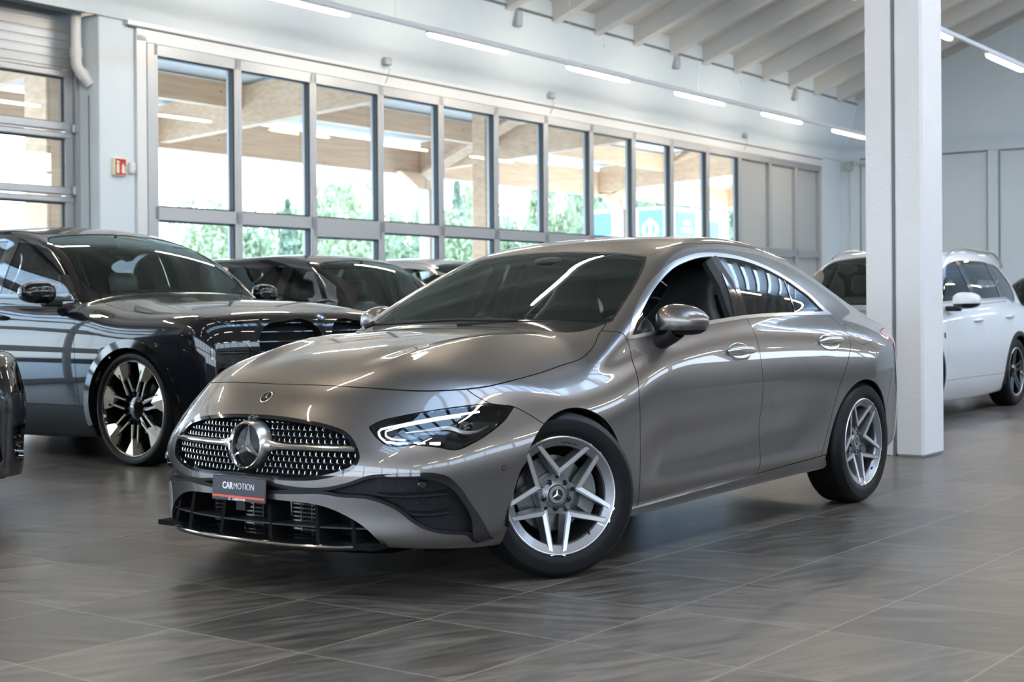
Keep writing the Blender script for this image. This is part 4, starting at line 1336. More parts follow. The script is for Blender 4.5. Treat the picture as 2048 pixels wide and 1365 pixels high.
# ---- front: lower black parts
CHN = panel('lower_grille_panel', chan, M_PLASTIC, CAR, -.030, 0)
edge = chan.clip(-(poly_sd(ayz(chan.P), P_CH) + .012)); panel('panel_return', edge, M_PLASTIC, CHN, -.002, .03)
W1 = [(.579, .455), (.633, .466), (.698, .472), (.75, .470), (.782, .457), (.804, .420), (.822, .340), (.836, .243), (.832, .203), (.806, .195), (.809, .228), (.812, .287), (.803, .355), (.786, .410), (.756, .438), (.699, .451), (.634, .452)]
P_W1 = smooth_poly(W1, 5, sharp=(0, 8, 9))
f = poly_sd(ayz(chan.P), P_W1); wg = chan.clip(f)
lr(lambda h, s: panel('air_curtain_fin', h, M_GLOSSBLK, CHN, .004, .03), wg)
for s in (1, -1):
    for zz, y0, y1 in ((.388, .56, .775), (.318, .66, .775)):
        b = MB(); P = []; F = []
        ys = np.linspace(y0, y1, 16)
        for i, y in enumerate(ys):
            pp = cla.project(np.array([[float(front_x(y, zz)), y, zz - .006 * math.sin((y - y0) / (y1 - y0) * 3.14)]]))[0]; nn_ = cla.normal(pp[None])[0]
            k = .026 * math.sin(math.pi * min(1, (i + .15) / 6) / 2)
            c = pp - nn_ * .03
            P += [c + np.array([0, 0, .010]), c + nn_ * k + np.array([0, 0, .003]), c + nn_ * k - np.array([0, 0, .003]), c - np.array([0, 0, .012])]
        P = [(p[0], s * p[1], p[2]) for p in P]
        for i in range(len(ys) - 1):
            for k in range(3): F.append((i * 4 + k, i * 4 + k + 1, i * 4 + 5 + k, i * 4 + 4 + k))
        b.add(P, F); b.build('fin', M_PLASTIC, CHN)
    # small raised dashes on the textured plastic
    b = MB()
    for j in range(9):
        for i in range(10):
            y = .40 + i * .04 + (j % 2) * .02; z = .215 + j * .027
            if poly_sd(np.array([[y, z]]), P_CH)[0] > -.016 or poly_sd(np.array([[y, z]]), P_W1)[0] < .006 or min(abs(z - .388), abs(z - .318)) < .014: continue
            pp = cla.project(np.array([[float(front_x(y, z)), y, z]]))[0]; nn_ = cla.normal(pp[None])[0]
            tq = np.cross([0, 0, 1], nn_); tq /= np.linalg.norm(tq)
            c = pp - nn_ * .030
            P = [c - tq * .011, c - np.array([0, 0, .003]) + nn_ * .004, c + tq * .011, c + np.array([0, 0, .004]) + nn_ * .001]
            b.add([(q[0], s * q[1], q[2]) for q in P], [(0, 1, 3), (1, 2, 3)])
    b.build('dash_texture', M_PLASTIC, CHN, smooth=None)
    pp = cla.project(np.array([[.707, s * .719, .425]]))[0]; nn_ = cla.normal(pp[None])[0]
    b = MB(); b.tube([pp - nn_ * .035, pp - nn_ * .008, pp - nn_ * .004], [.017, .017, .012], 18); b.build('parking_sensor', M_GLOSSBLK, CHN)
    pp = cla.project(np.array([[.421, s * .875, .471]]))[0]; nn_ = cla.normal(pp[None])[0]
    b = MB(); b.tube([pp - nn_ * .004, pp + nn_ * .0008], [.0105, .0105], 20); o_ = b.build('parking_sensor', M_DARK, CAR)
    b = MB(); b.tube([pp - nn_ * .004, pp + nn_ * .0014], [.0088, .0085], 20); b.build('sensor_face', M_GREY, o_)

# intake: dark box, slats, posts, splitter
intake = MB()
ys = np.linspace(-.60, .60, 25)
def ztop(y): return float(np.interp(abs(y), [0, .155, .25, .33, .40, .468, .538, .60], [.356, .356, .353, .350, .338, .312, .268, .19]))
P = []; F = []
for y in ys:
    x = float(front_x(y, .28)); zt = ztop(y)
    P += [(x - .03, y, zt + .02), (x - .16, y, zt + .02), (x - .16, y, .17), (x - .03, y, .17)]
for i in range(len(ys) - 1):
    for k in range(3): F.append((4 * i + k, 4 * i + k + 1, 4 * i + 5 + k, 4 * i + 4 + k))
intake.add(P, F); INT = intake.build('lower_intake', M_DARK, CAR)
b = MB()
for y0, y1 in ((-.33, -.05), (.05, .33)):
    for k in range(7): b.box((.76, (y0 + y1) / 2, .225 + k * .016), (.02, y1 - y0, .006))
    for k in range(6): b.box((.772, y0 + (y1 - y0) * k / 5, .275), (.01, .006, .11))
b.build('radiator_core', M_DISC, INT)
for zz, inset in ((.262, .012), (.208, .0)):
    ymax = .56 if zz > .23 else .60
    P = []; F = []
    ysl = np.linspace(-ymax, ymax, 31)
    for y in ysl:
        x = float(front_x(y, zz)) - inset
        if zz > .23: P += [(x, y, zz + .003), (x, y, zz - .003), (x - .09, y, zz - .010), (x - .09, y, zz + .002)]
        else: P += [(x + .004, y, zz - .018), (x - .02, y, zz - .028), (x - .13, y, zz - .004), (x - .13, y, zz + .008)]
    for i in range(len(ysl) - 1):
        for k in range(4): F.append((4 * i + k, 4 * i + (k + 1) % 4, 4 * i + 4 + (k + 1) % 4, 4 * i + 4 + k))
    b = MB(); b.add(P, F); b.build('intake_slat', M_DASH if zz > .23 else M_GLOSSBLK, INT)
for y in (-.48, -.34, -.12, .12, .34, .48):
    x = float(front_x(y, .26)) - .02; zt = ztop(y)
    b = MB(); sgn = 1 if y > 0 else -1
    b.add([(x, y - .008, zt + .01), (x, y + .008, zt + .01), (x + .012, y + .010 + sgn * .02, .195), (x + .012, y - .010 + sgn * .02, .195), (x - .10, y - .008, zt + .01), (x - .10, y + .008, zt + .01), (x - .1, y + .010 + sgn * .02, .195), (x - .1, y - .010 + sgn * .02, .195)],
          [(0, 1, 2, 3), (5, 4, 7, 6), (0, 3, 7, 4), (1, 5, 6, 2)])
    b.build('intake_post', M_DARK, INT)
LIP = [(.0, .190), (.25, .189), (.45, .190), (.56, .196), (.615, .202), (.625, .204)]
P = []; F = []
ysl = np.concatenate([-np.linspace(0, .598, 26)[:0:-1], np.linspace(0, .598, 26)])
for y in ysl:
    zz = float(np.interp(abs(y), [q[0] for q in LIP], [q[1] for q in LIP]))
    x = float(front_x(y, .20)) + .022 - .045 * max(0, (abs(y) - .45) / .17) ** 2
    P += [(x - .03, y, zz + .022), (x - .004, y, zz + .010), (x, y, zz), (x - .004, y, zz - .010), (x - .14, y, zz - .018), (x - .14, y, zz + .018)]
for i in range(len(ysl) - 1):
    for k in range(6): F.append((6 * i + k, 6 * i + (k + 1) % 6, 6 * i + 6 + (k + 1) % 6, 6 * i + 6 + k))
b = MB(); b.add(P, F); SPL = b.build('front_splitter', M_GLOSSBLK, CAR)
b = MB(); b.tube([(float(front_x(y, .20)) + .021 - .045 * max(0, (abs(y) - .45) / .17) ** 2, y, float(np.interp(abs(y), [q[0] for q in LIP], [q[1] for q in LIP])) + .004) for y in ysl], .0055, 8); b.build('chrome_edge', M_CHROME, SPL)
b = MB()
for s in (1, -1): pass
b.box((.45, .62, .165), (.16, .10, .04)); b.build('air_deflector', M_DARK, CAR)
b = MB(); b.box((.45, -.62, .165), (.16, .10, .04)); b.build('air_deflector', M_DARK, CAR)

# ---- headlamps
def lamp_unit(h, s):
    hs = panel('headlamp', h, M_GLOSSBLK, CAR, -.060, 0)
    ed = h.clip(-(poly_sd(hl2(h.P), P_HL) + .006)); panel('lamp_edge', ed, M_GLOSSBLK, hs, -.001, .06)
    panel('lens', h, M_LENS, hs, -.001, 0)
    def surf(lst, off):
        out = []
        for (x, y, z) in lst:
            p = cla.project(np.array([[x, y, z]]))[0]; n = cla.normal(p[None])[0]; p = p - n * off
            out.append((p[0], s * p[1], p[2]))
        return out
    def resamp(l, n): 
        l = np.array(l, float); d = np.concatenate([[0], np.cumsum(np.linalg.norm(np.diff(l, axis=0), axis=1))]); t = np.linspace(0, d[-1], n)
        return np.stack([np.interp(t, d, l[:, k]) for k in range(3)], 1)
    # light guide: along the top, round the inner end, along the bottom
    top = [(.43, .772, .687), (.508, .735, .680), (.624, .661, .664), (.696, .602, .648), (.748, .550, .634), (.757, .545, .622), (.760, .555, .603), (.758, .583, .586), (.735, .628, .583), (.715, .655, .583)]
    b = MB(); b.tube(surf(resamp(top, 40), .018), .0044, 8); b.build('light_guide', M_LED, hs)
    lo_ = [(.50, .735, .670), (.62, .655, .652), (.69, .597, .637), (.735, .562, .624), (.741, .568, .606), (.737, .596, .597), (.71, .64, .596)]
    b = MB(); b.tube(surf(resamp(lo_, 36), .024), .0032, 7); b.build('light_guide', M_LED, hs)
    for a, c in (((.700, .672, .582), (.668, .702, .582)), ((.655, .712, .582), (.622, .738, .582))):
        b = MB(); b.tube(surf(resamp([a, c], 6), .022), .0075, 6); b.build('led_block', M_LED, hs)
    brow = [(.690, .622, .618), (.62, .69, .628), (.575, .722, .632), (.55, .738, .625), (.525, .757, .608), (.50, .772, .604), (.465, .792, .612), (.42, .810, .635)]
    wd = [.003, .0055, .008, .0105, .011, .009, .005, .0022]
    rs = resamp(brow, 30); ww = np.interp(np.linspace(0, 1, 30), np.linspace(0, 1, 8), wd)
    b = MB(); b.tube(surf(rs, .026), list(ww), 8); b.build('silver_brow', M_SATIN, hs)
    c = surf([(.50, .765, .640)], .050)[0]
    b = MB(); b.ell(c, (.030, .034, .030), 18, 12); b.build('projector', M_GLOSSBLK, hs)
    c = surf([(.62, .70, .605)], .055)[0]
    b = MB(); b.box(c, (.10, .10, .03), R=rotz(-s * .75), bev=.006); b.build('reflector', M_DASH, hs)
lr(lamp_unit, lamp)

# ---- number board
PX = .948
pt = empty if False else None
b = MB(); b.T = tform(roty(-.06), (PX, 0, .386)); b.box((0, 0, 0), (.008, .298, .094), bev=.003); BOARD = b.build('plate_board', M_PLATE, CAR)
b = MB(); b.T = tform(roty(-.06), (PX, 0, .386)); b.box((.0045, 0, -.030), (.001, .29, .008)); b.build('orange_stripe', M_REDL, BOARD)
def plate_text(s, size, bold, y, z, wid):
    P, F = text_mesh(s, size, bold)
    P[:, 0] = (P[:, 0] - P[:, 0].min()) / (P[:, 0].max() - P[:, 0].min()) * wid
    q = MB(); q.T = tform(roty(-.06), (PX, 0, .386)); q.add(np.stack([.0044 + P[:, 2], y + P[:, 0], z + P[:, 1]], 1), F); q.build('lettering', M_WHITEPRINT, BOARD, smooth=None)
plate_text('CAR', .036, .0010, -.089, .010, .060); plate_text('MOTION', .035, -.0004, -.025, .010, .112)
plate_text('CARMOTION', .0120, .0003, -.030, -.0395, .070); plate_text('C', .015, .0006, -.052, -.0395, .009)
b = MB(); b.box((PX - .022, 0, .335), (.03, .05, .06)); b.box((PX - .03, 0, .395), (.05, .24, .02)); b.build('board_holder', M_PLASTIC, CAR)

# ---- mirrors, handles
for s in (1, -1):
    # housing as a squashed blob: wide in y, shallow in x
    b = MB(); b.ell((0, 0, 0), (.088, .115, .078), 30, 18, 2.35)
    P = np.array(b.P)
    t = (P[:, 1] + .115) / .23
    P[:, 2] *= (1.0 - .24 * t ** 2); P[:, 2] += .012 * (1 - t)
    P[:, 0] = np.where(P[:, 0] < -.02, -.02 + (P[:, 0] + .02) * .45, P[:, 0]) - .035 * t
    P[:, 2] = np.where(P[:, 2] < -.052, -.052 + (P[:, 2] + .052) * .4, P[:, 2])
    mir = np.array([-.815, .905, 1.003])
    P = P + mir
    P[:, 1] *= s
    fup = [f_ for f_ in b.F if np.mean([P[i][2] for i in f_]) > mir[2] - .034]; fdn = [f_ for f_ in b.F if np.mean([P[i][2] for i in f_]) <= mir[2] - .034]
    mo = mk('door_mirror', P, fup if s > 0 else [f_[::-1] for f_ in fup], M_GREY, CAR, 60)
    mk('mirror_base', P, fdn if s > 0 else [f_[::-1] for f_ in fdn], M_PLASTIC, mo, 60)
    q = MB(); q.prism([(-.80, .885), (-.70, .88), (-.665, .935), (-.70, .985), (-.80, .985), (-.845, .945)], .80, .84, axis=1)
    P = []; F = []; n = 12
    for i, (c, rx, rz) in enumerate((((-.760, .80, .905), .058, .030), ((-.770, .84, .918), .052, .030), ((-.790, .875, .938), .055, .026), ((-.81, .895, .965), .06, .03))):
        for k in range(n):
            a = 2 * math.pi * k / n; P.append((c[0] + rx * math.cos(a), s * (c[1] - .4 * rz * math.sin(a)), c[2] + rz * math.sin(a)))
    for i in range(3):
        for k in range(n): F.append((i * n + k, i * n + (k + 1) % n, (i + 1) * n + (k + 1) % n, (i + 1) * n + k))
    q = MB(); q.add(P, F); q.build('mirror_foot', M_PLASTIC, mo)
    q = MB(); q.ell((mir[0] - .062, s * mir[1], mir[2]), (.006, .105, .058), 20, 10, 2.4); q.build('mirror_glass', M_MIRROR, mo)
    for nm, c in (('front_door', (-1.400, .861)), ('rear_door', (-2.366, .887))):
        pp = cla.project(np.array([[c[0], .9, c[1]]]))[0]; nn_ = cla.normal(pp[None])[0]
        b = MB(); b.ell((0, 0, 0), (.108, .004, .046), 32, 10)
        P = np.array(b.P); tq = np.cross(nn_, [0, 0, 1.]); tq /= np.linalg.norm(tq); up = np.cross(tq, nn_); up = up if up[2] > 0 else -up
        P = pp + P[:, :1] * tq + P[:, 1:2] * nn_ + P[:, 2:] * up; P[:, 1] *= s
        mk('handle_recess', P, b.F, M_CHROME, DOORS[nm, s], 60)
        b = MB()
        for i, t in enumerate(np.linspace(-1, 1, 13)): pass
        pts = []
        for t in np.linspace(-1, 1, 15):
            pts.append(pp + tq * (t * .118) + nn_ * (.034 * (1 - t ** 4) + .002) + up * (.002 + .004 * t))
        b.tube(pts, [.006 + .013 * (1 - abs(t) ** 3) for t in np.linspace(-1, 1, 15)], 10)
        P = np.array(b.P); P[:, 1] *= s
        mk('door_handle', P, b.F, M_CHROME, DOORS[nm, s], 60)

# ---- cabin
def seat(x, y, wid, name='front_seat', hr=True, tall=.66):
    b = MB()
    def loft(secs, n=18, pw=3.0):
        P = []; F = []
        for c, a, t, R in secs:
            for k in range(n):
                an = 2 * math.pi * k / n
                u = math.copysign(abs(math.cos(an)) ** (2 / pw), math.cos(an)); v = math.copysign(abs(math.sin(an)) ** (2 / pw), math.sin(an))
                q = np.array([t * v + .25 * t * (abs(u) ** 3) * (1 if v > 0 else .3), a * u, 0]); q = R @ q
                P.append(np.array(c) + q)
        for i in range(len(secs) - 1):
            for k in range(n): F.append((i * n + k, i * n + (k + 1) % n, (i + 1) * n + (k + 1) % n, (i + 1) * n + k))
        F += [tuple(range(n)), tuple((len(secs) - 1) * n + k for k in range(n))[::-1]]
        return P, F
    R0 = roty(-.38)
    secs = []
    for t, w, th in ((0, .23, .085), (.15, .25, .10), (.35, .255, .095), (.52, .235, .08), (.62, .17, .065), (.70, .135, .055), (.80, .132, .05), (.845, .10, .03)) if hr else ((0, wid / 2, .09), (.2, wid / 2, .10), (.42, wid / 2 - .02, .085), (.50, wid / 2 - .06, .05)):
        secs.append(((x - .32 - t * .40, y, .50 + t * .90), w * (wid / .52 if hr else 1), th, R0))
    P, F = loft(secs); b.add(P, F)
    st = b.build(name, M_SEAT, CAR, 50)
    b = MB(); b.box((x - .05, y, .44), (.56, wid * .98, .16), bev=.06); b.build('seat_cushion', M_SEAT, st, 60)
    return st
seat(-1.22, .36, .52); seat(-1.22, -.36, .52); seat(-2.05, 0, 1.22, 'rear_bench', False)
b = MB()
for s in (-1, 1): b.ell((-2.62, s * .36, 1.06), (.05, .13, .08), 16, 10, 2.6)
P_ = b.P
for s in (-1, 1):
    b = MB(); b.ell((-2.56, s * .36, 1.05), (.05, .13, .08), 16, 10, 2.6); b.build('rear_headrest', M_SEAT, CAR)
b = MB(); b.prism([(-.45, .80), (-.45, .925), (-.60, .952), (-.85, .945), (-1.02, .90), (-1.06, .82), (-1.0, .66), (-.7, .6)], -.74, .74, axis=1); dash = b.build('dashboard', M_DASH, CAR, 50)
b = MB(); b.box((-.985, .18, .96), (.02, .62, .115), R=roty(-.25), bev=.008); b.build('display', M_GLOSSBLK, dash)
b = MB(); b.box((-1.35, 0, .50), (1.0, .24, .28), bev=.04); b.build('centre_console', M_DASH, CAR)
SW = tform(roty(-.42), (-1.14, .37, .865))
b = MB(); b.T = SW; b.tube([(0, .185 * math.cos(a), .185 * math.sin(a)) for a in np.linspace(0, 2 * math.pi, 40)[:-1]], .016, 10, closed=True); sw = b.build('steering_wheel', M_SEAT, CAR)
b = MB(); b.T = SW; b.ell((.01, 0, 0), (.03, .075, .06), 18, 10, 2.6); b.tube([(0, -.18, 0), (.01, 0, 0), (0, .18, 0)], .016, 8); b.tube([(0, 0, -.18), (.01, 0, 0)], .02, 8); b.build('wheel_hub', M_DASH, sw)
b = MB(); b.T = SW; b.tube([(.012, .105 * math.cos(a), .105 * math.sin(a)) for a in np.linspace(-.6, -2.5, 14)], .006, 8); b.build('silver_spoke', M_SATIN, sw)
b = MB(); b.box((-1.085, .0, 1.235), (.022, .24, .065), R=roty(-.15), bev=.02); b.tube([(-1.07, 0, 1.25), (-1.10, 0, 1.30)], .014, 8); b.build('rear_view_mirror', M_DASH, CAR)
b = MB(); b.ell((-1.12, 0, 1.292), (.10, .085, .028), 18, 10, 2.6); b.build('sensor_pod', M_DASH, CAR)
for s in (-1, 1):
    b = MB(); b.tube([(-1.60, s * .60, 1.30), (-1.62, s * .67, 1.18), (-1.63, s * .73, 1.02), (-1.64, s * .78, .85)], [.045, .05, .055, .06], 8); b.build('pillar_lining', M_SEAT, CAR)
    b = MB(); b.box((-1.50, s * .770, .79), (1.50, .05, .30), bev=.02); b.build('door_lining', M_DASH, CAR)
# wiper, cowl
b = MB(); b.tube([(-.43, -.56, .996), (-.445, -.1, 1.018), (-.45, .28, 1.016)], .007, 6); b.tube([(-.40, -.60, .985), (-.425, -.56, 1.004)], .012, 8); b.build('wiper', M_PLASTIC, CAR)
b = MB(); b.tube([(-.43, -.05, .998), (-.50, .35, 1.01), (-.56, .60, 1.0)], .006, 6); b.build('wiper', M_PLASTIC, CAR)


# ---- wheels
def tyre_profile(R, rim, w):
    h = w / 2
    sh = R - rim
    return [(rim - .006, -h * .78), (rim + sh * .10, -h * .93), (rim + sh * .40, -h * 1.0), (rim + sh * .72, -h * .97), (R - .016, -h * .86), (R - .005, -h * .74),
            (R - .001, -h * .60), (R - .0005, -h * .50), (R - .008, -h * .495), (R - .008, -h * .45), (R, -h * .445), (R, -h * .17), (R - .008, -h * .165), (R - .008, -h * .11), (R, -h * .105),
            (R, h * .105), (R - .008, h * .11), (R - .008, h * .165), (R, h * .17), (R, h * .445), (R - .008, h * .45), (R - .008, h * .495), (R - .0005, h * .50), (R - .001, h * .60),
            (R - .005, h * .74), (R - .016, h * .86), (rim + sh * .72, h * .97), (rim + sh * .46, h * 1.0), (rim + sh * .42, h * .992), (rim + sh * .38, h * 1.0), (rim + sh * .10, h * .93), (rim + sh * .06, h * .90), (rim - .006, h * .78)]


def amg_wheel(name, T, sgn, parent):
    """five twin-spoke rim facing +y in its own frame; T places it"""
    R, rr, w = .330, .2335, .225
    def B():
        b = MB(); b.T = T; return b
    b = B(); yo = .100
    b.lathe([(rr + .004, yo - .012), (rr + .004, yo), (rr - .002, yo + .004), (rr - .006, yo + .002), (.198, yo - .012), (.194, yo - .022), (.205, yo - .05), (.212, -.09), (rr, -.112), (rr + .004, -.1)], 72, 1)
    for k in range(5):
        a0 = math.radians(90 + 72 * k + SPIN.get(name, 0))
        for s in (-1, 1):
            # bar from the hub shoulder to the rim end
            d = lambda a, r_: np.array([math.cos(a) * r_, 0, math.sin(a) * r_])
            p0 = d(a0 + s * math.radians(33), .080); p1 = d(a0 + s * math.radians(4.6), .2265)
            t = (p1 - p0) / np.linalg.norm(p1 - p0); n = np.cross(t, [0, 1, 0]) * s
            n = n if n @ d(a0, 1) <= 0 or True else -n
            n = np.cross([0, 1., 0], t); n = n * (1 if n @ (d(a0 + s * 1.0, 1) - d(a0, 1)) > 0 else -1)
            y0, y1 = yo - .034, yo - .001
            for (wa, wb, top, lo) in ((.0225, .0185, 0, .055),):
                A = [p0 - n * .004 + [0, y0, 0], p0 + n * wa + [0, y0, 0], p1 + n * wb + [0, y1, 0], p1 - n * .001 + [0, y1, 0]]
                Bq = [p0 - n * .010 + [0, y0 - lo, 0], p0 + n * (wa + .009) + [0, y0 - lo, 0], p1 + n * (wb + .006) + [0, y1 - lo * .8, 0], p1 - n * .004 + [0, y1 - lo * .8, 0]]
                b.add(A + Bq, [(0, 1, 2, 3), (0, 4, 5, 1), (1, 5, 6, 2), (2, 6, 7, 3), (3, 7, 4, 0), (7, 6, 5, 4)])
        # web joining the two bars near the hub
        d = lambda a, r_: np.array([math.cos(a) * r_, 0, math.sin(a) * r_])
        A = [d(a0 - .54, .060), d(a0 - .5, .088), d(a0, .072), d(a0 + .5, .088), d(a0 + .54, .060)]
        b.add([q + [0, yo - .052, 0] for q in A] + [q + [0, yo - .085, 0] for q in A], [(0, 1, 2, 3, 4), (0, 5, 6, 1), (1, 6, 7, 2), (2, 7, 8, 3), (3, 8, 9, 4)])
    b.lathe([(0, yo - .044), (.036, yo - .044), (.040, yo - .040), (.054, yo - .049), (.064, yo - .056), (.068, yo - .066), (.068, yo - .10), (.03, yo - .12)], 48, 1)
    rim = b.build(name, M_RIM, parent, 32)
    # machined faces
    b = B()
    b.lathe([(rr - .0055, yo + .0022), (rr - .0015, yo + .0044), (rr + .003, yo + .0005)], 72, 1)
    for k in range(5):
        a0 = math.radians(90 + 72 * k + SPIN.get(name, 0))
        for s in (-1, 1):
            d = lambda a, r_: np.array([math.cos(a) * r_, 0, math.sin(a) * r_])
            p0 = d(a0 + s * math.radians(33), .080); p1 = d(a0 + s * math.radians(4.6), .2265)
            t = (p1 - p0) / np.linalg.norm(p1 - p0); n = np.cross([0, 1., 0], t); n = n * (1 if n @ (d(a0 + s * 1.0, 1) - d(a0, 1)) > 0 else -1)
            y0, y1 = yo - .034, yo - .001
            p2 = p1 + t * .009
            A = [p0 + n * .004 - t * .004, p0 + n * .0205 - t * .002, p1 + n * .0165, p2 + n * .0140, p2 + n * .001, p1 + n * .002]
            yy = [y0, y0, y1, y1 + .004, y1 + .004, y1]
            b.add([q + [0, v + .0012, 0] for q, v in zip(A, yy)] + [q + [0, v - .004, 0] for q, v in zip(A, yy)], [(0, 1, 2, 5), (5, 2, 3, 4), (0, 6, 7, 1), (1, 7, 8, 2), (5, 11, 6, 0), (2, 8, 9, 3), (3, 9, 10, 4), (4, 10, 11, 5)])
            # the V between neighbouring points
            am = a0 + s * math.radians(36)
            q0 = p0 + n * .004 - t * .004; q1 = p0 + n * .0205 - t * .002
            m0 = d(am, .0725); m1 = d(am, .0870)
            b.add([q0 + [0, y0 + .0012, 0], q1 + [0, y0 + .0012, 0], m1 + [0, y0 - .001, 0], m0 + [0, y0 - .002, 0]], [(0, 1, 2, 3)])
    b.build('machined_face', M_MACH, rim, 32)
    b = B(); b.lathe(tyre_profile(R, rr, w), 96, 1); ty = b.build('tyre', M_RUBBER, rim, 40)
    b = B()
    for k in range(96):   # sipes at the tread shoulders
        a = 2 * math.pi * k / 96
        for yy in (-.083, .083):
            c = np.array([math.cos(a) * (R - .0002), yy, math.sin(a) * (R - .0002)])
            b.box(c, (.006, .030, .003), R=roty(-a))
    b = None
    b = B(); b.lathe([(0, yo - .0385), (.026, yo - .0385), (.034, yo - .0405), (.036, yo - .046)], 40, 1); cap = b.build('hub_cap', M_PLATE, rim)
    b = B(); b.lathe([(.0225, yo - .0384), (.0345, yo - .0396), (.0345, yo - .0386), (.0225, yo - .0374)], 40, 1, closed=True); b.build('cap_ring', M_SATIN, rim)
    b = B(); b.T = T @ tform(rotz(math.pi / 2), (0, yo - .0385, 0)); star(b, .0245, .0052, .004, .0); b.build('cap_star', M_CHROME, rim, smooth=None)
    for k in range(5):
        a0 = math.radians(90 + 72 * k + SPIN.get(name, 0)); c = np.array([math.cos(a0) * .056, yo - .052, math.sin(a0) * .056])
        b = B(); b.tube([c + [0, -.01, 0], c + [0, .002, 0]], .0125, 16, cap=True); b.tube([c, c + [0, .012, 0], c + [0, .014, 0]], [.0085, .0085, .006], 6); b.build('wheel_bolt', M_GLOSSBLK, rim, 30)
    b = B(); b.lathe([(.05, -.005), (.055, .012), (.085, .012), (.087, -.002), (.152, -.002), (.153, -.026), (.08, -.026)], 56, 1); b.build('brake_disc', M_DISC, rim)
    b = B(); b.lathe([(.205, -.10), (.09, -.10)], 40, 1); b.build('rim_back', M_DARK, rim)
    b = B(); b.T = T @ tform(roty(CALI.get(name, 0)), (0, 0, 0))
    b.prism([(math.cos(a) * r_, math.sin(a) * r_) for r_, al in ((.176, np.linspace(-.55, .55, 9)), (.108, np.linspace(.5, -.5, 9))) for a in al], -.05, .040, axis=1); b.build('brake_calliper', M_CAST, rim)
    b = B(); c = np.array([math.cos(math.radians(232)) * .207, yo - .014, math.sin(math.radians(232)) * .207]); b.tube([c, c * [.92, 1, .92] + [0, .012, 0]], .005, 8); b.build('valve', M_GLOSSBLK, rim)
    if sgn > 0:
        P, F = text_mesh('///AMG', .024, .0004)
        b = B(); ang = -P[:, 0] / .214 + math.radians(101); rad = .214 + P[:, 1]
        b.add(np.stack([np.cos(ang) * rad, yo - .0055 + P[:, 2] * .5, np.sin(ang) * rad], 1), F); b.build('rim_lettering', M_GLOSSBLK, rim, smooth=None)
    return rim


SPIN = {'front_wheel': 40, 'rear_wheel': 38}
CALI = {'front_wheel': math.pi, 'rear_wheel': math.pi}
STEER = math.radians(-31)
for x, nm, st in ((0, 'front_wheel', STEER), (-2.729, 'rear_wheel', 0)):
    for s in (1, -1):
        # the wheel frame: +y out of the car; left side as is, right side turned half round
        Rz = rotz(st) if s > 0 else rotz(st) @ rotz(math.pi)
        piv = np.array([x, s * .775, .330])
        off = Rz @ np.array([0, .025, 0])
        Tt = tform(Rz @ np.diag([-1 if False else 1, 1, 1]), piv + off)
        amg_wheel(nm, Tt, s, CAR)
# ---------------------------------------------------------------- the other cars: one builder, different measures
def suv_dict(L, W, H, WB, FO, zn, zh, zb, zbr, xw, xt, xrt, gc=.20, half_roof=.60, nose=1.0, rear_rake=.25):
    """measures: nose height zn, bonnet height zh at the screen foot xw, belt zb..zbr, screen top xt, roof end xrt"""
    h = W / 2; xr = FO - L; F = FO
    d = dict(
        plan=Spl((xr - .1, h - .14), (xr + .25, h - .06), (-WB, h - .01), (-WB * .5, h - .02), (0, h - .01), (F - .45, h - .035), (F - .2, h - .07), (F, h - .13)),
        sec=Spl((gc - .05, -.09), (gc + .08, -.035), (.45, -.006), (.60, .003), (zb - .20, -.008), (zb - .05, -.045), (zb + .05, -.11), (zb + .2, -.25), (1.9, -.5)),
        top=Spl((F + .15, zn - .20), (F - .02, zn - .055), (F - .15, zn), (F - .45, zn + (zh - zn) * .45), (xw + .35, zh - .03), (xw, zh), (xw - .4, zb + .03), (-1.8, (zb + zbr) / 2 + .02), (-WB - .1, zbr + .03), (xr + .2, zbr + .02), (xr, zbr)),
        crown=Spl((F, .04), (F - .4, .06), (xw + .3, .08), (xw - .4, .04), (-2, .03), (xr, .05)),
        kt=Spl((F, .10), (.2, .14), (xw, .12), (-1.5, .08), (xr, .10)),
        front=Spl((gc - .1, F - .06), (gc + .05, F - .02), (.45, F), (.65, F - .005), (zn - .15, F - .03), (zn, F - .10), (zn + .2, F - .3)),
        fsweep=Spl((0, 0), (.3, .02 * nose), (.55, .07 * nose), (h - .22, .16 * nose), (h - .12, .25 * nose), (h - .02, .42 * nose), (h + .06, .65 * nose)),
        kf=.07,
        rear=Spl((gc, xr + .10), (.45, xr + .02), (.7, xr), (zbr, xr + .03), (H, xr + .2)),
        rsweep=Spl((0, 0), (.4, .02), (.7, .10), (h - .08, .24), (h, .42), (h + .1, .8)),
        kr=.08,
        bottom=Spl((F, gc + .03), (F - .5, gc), (-WB, gc), (xr, gc + .14)),
        roof=Spl((xw + .5, zh - .26), (xw, zh), (xw - .3, zh + (H - zh) * .42), (xt, H - .085), (xt - .25, H - .025), (xt - .75, H), (xrt + .5, H - .012), (xrt, H - .075), (xrt - rear_rake * .6, H - .28), (xrt - rear_rake, zbr), (xrt - rear_rake - .1, zbr - .3)),
        bow=K(.06), rcrown=.035, rscale=Spl((xw, .86), (xt, .95), (xt - .6, 1), (xrt, .95), (xr, .8)),
        gplan=Spl((xw + .4, h - .15), (xw - .2, h - .125), (-1.5, h - .10), (-2.4, h - .105), (xrt, h - .17), (xr, h - .24)),
        gsec=Spl((.8, .05), (zb, .0), (zb + .15, -.045), (zb + .3, -.105), (zb + .42, -.165), (H, half_roof - (h - .10) if half_roof else -.25)),
        kg=Spl((xw, .07), (xt, .09), (xrt, .10), (xr, .12)),
        ku=Spl((xw, .04), (-2, .03), (xr, .06)),
        cfloor=.8,
        lo=(xr - .12, -h - .06, gc - .08), hi=(F + .1, h + .06, H + .06))
    return d


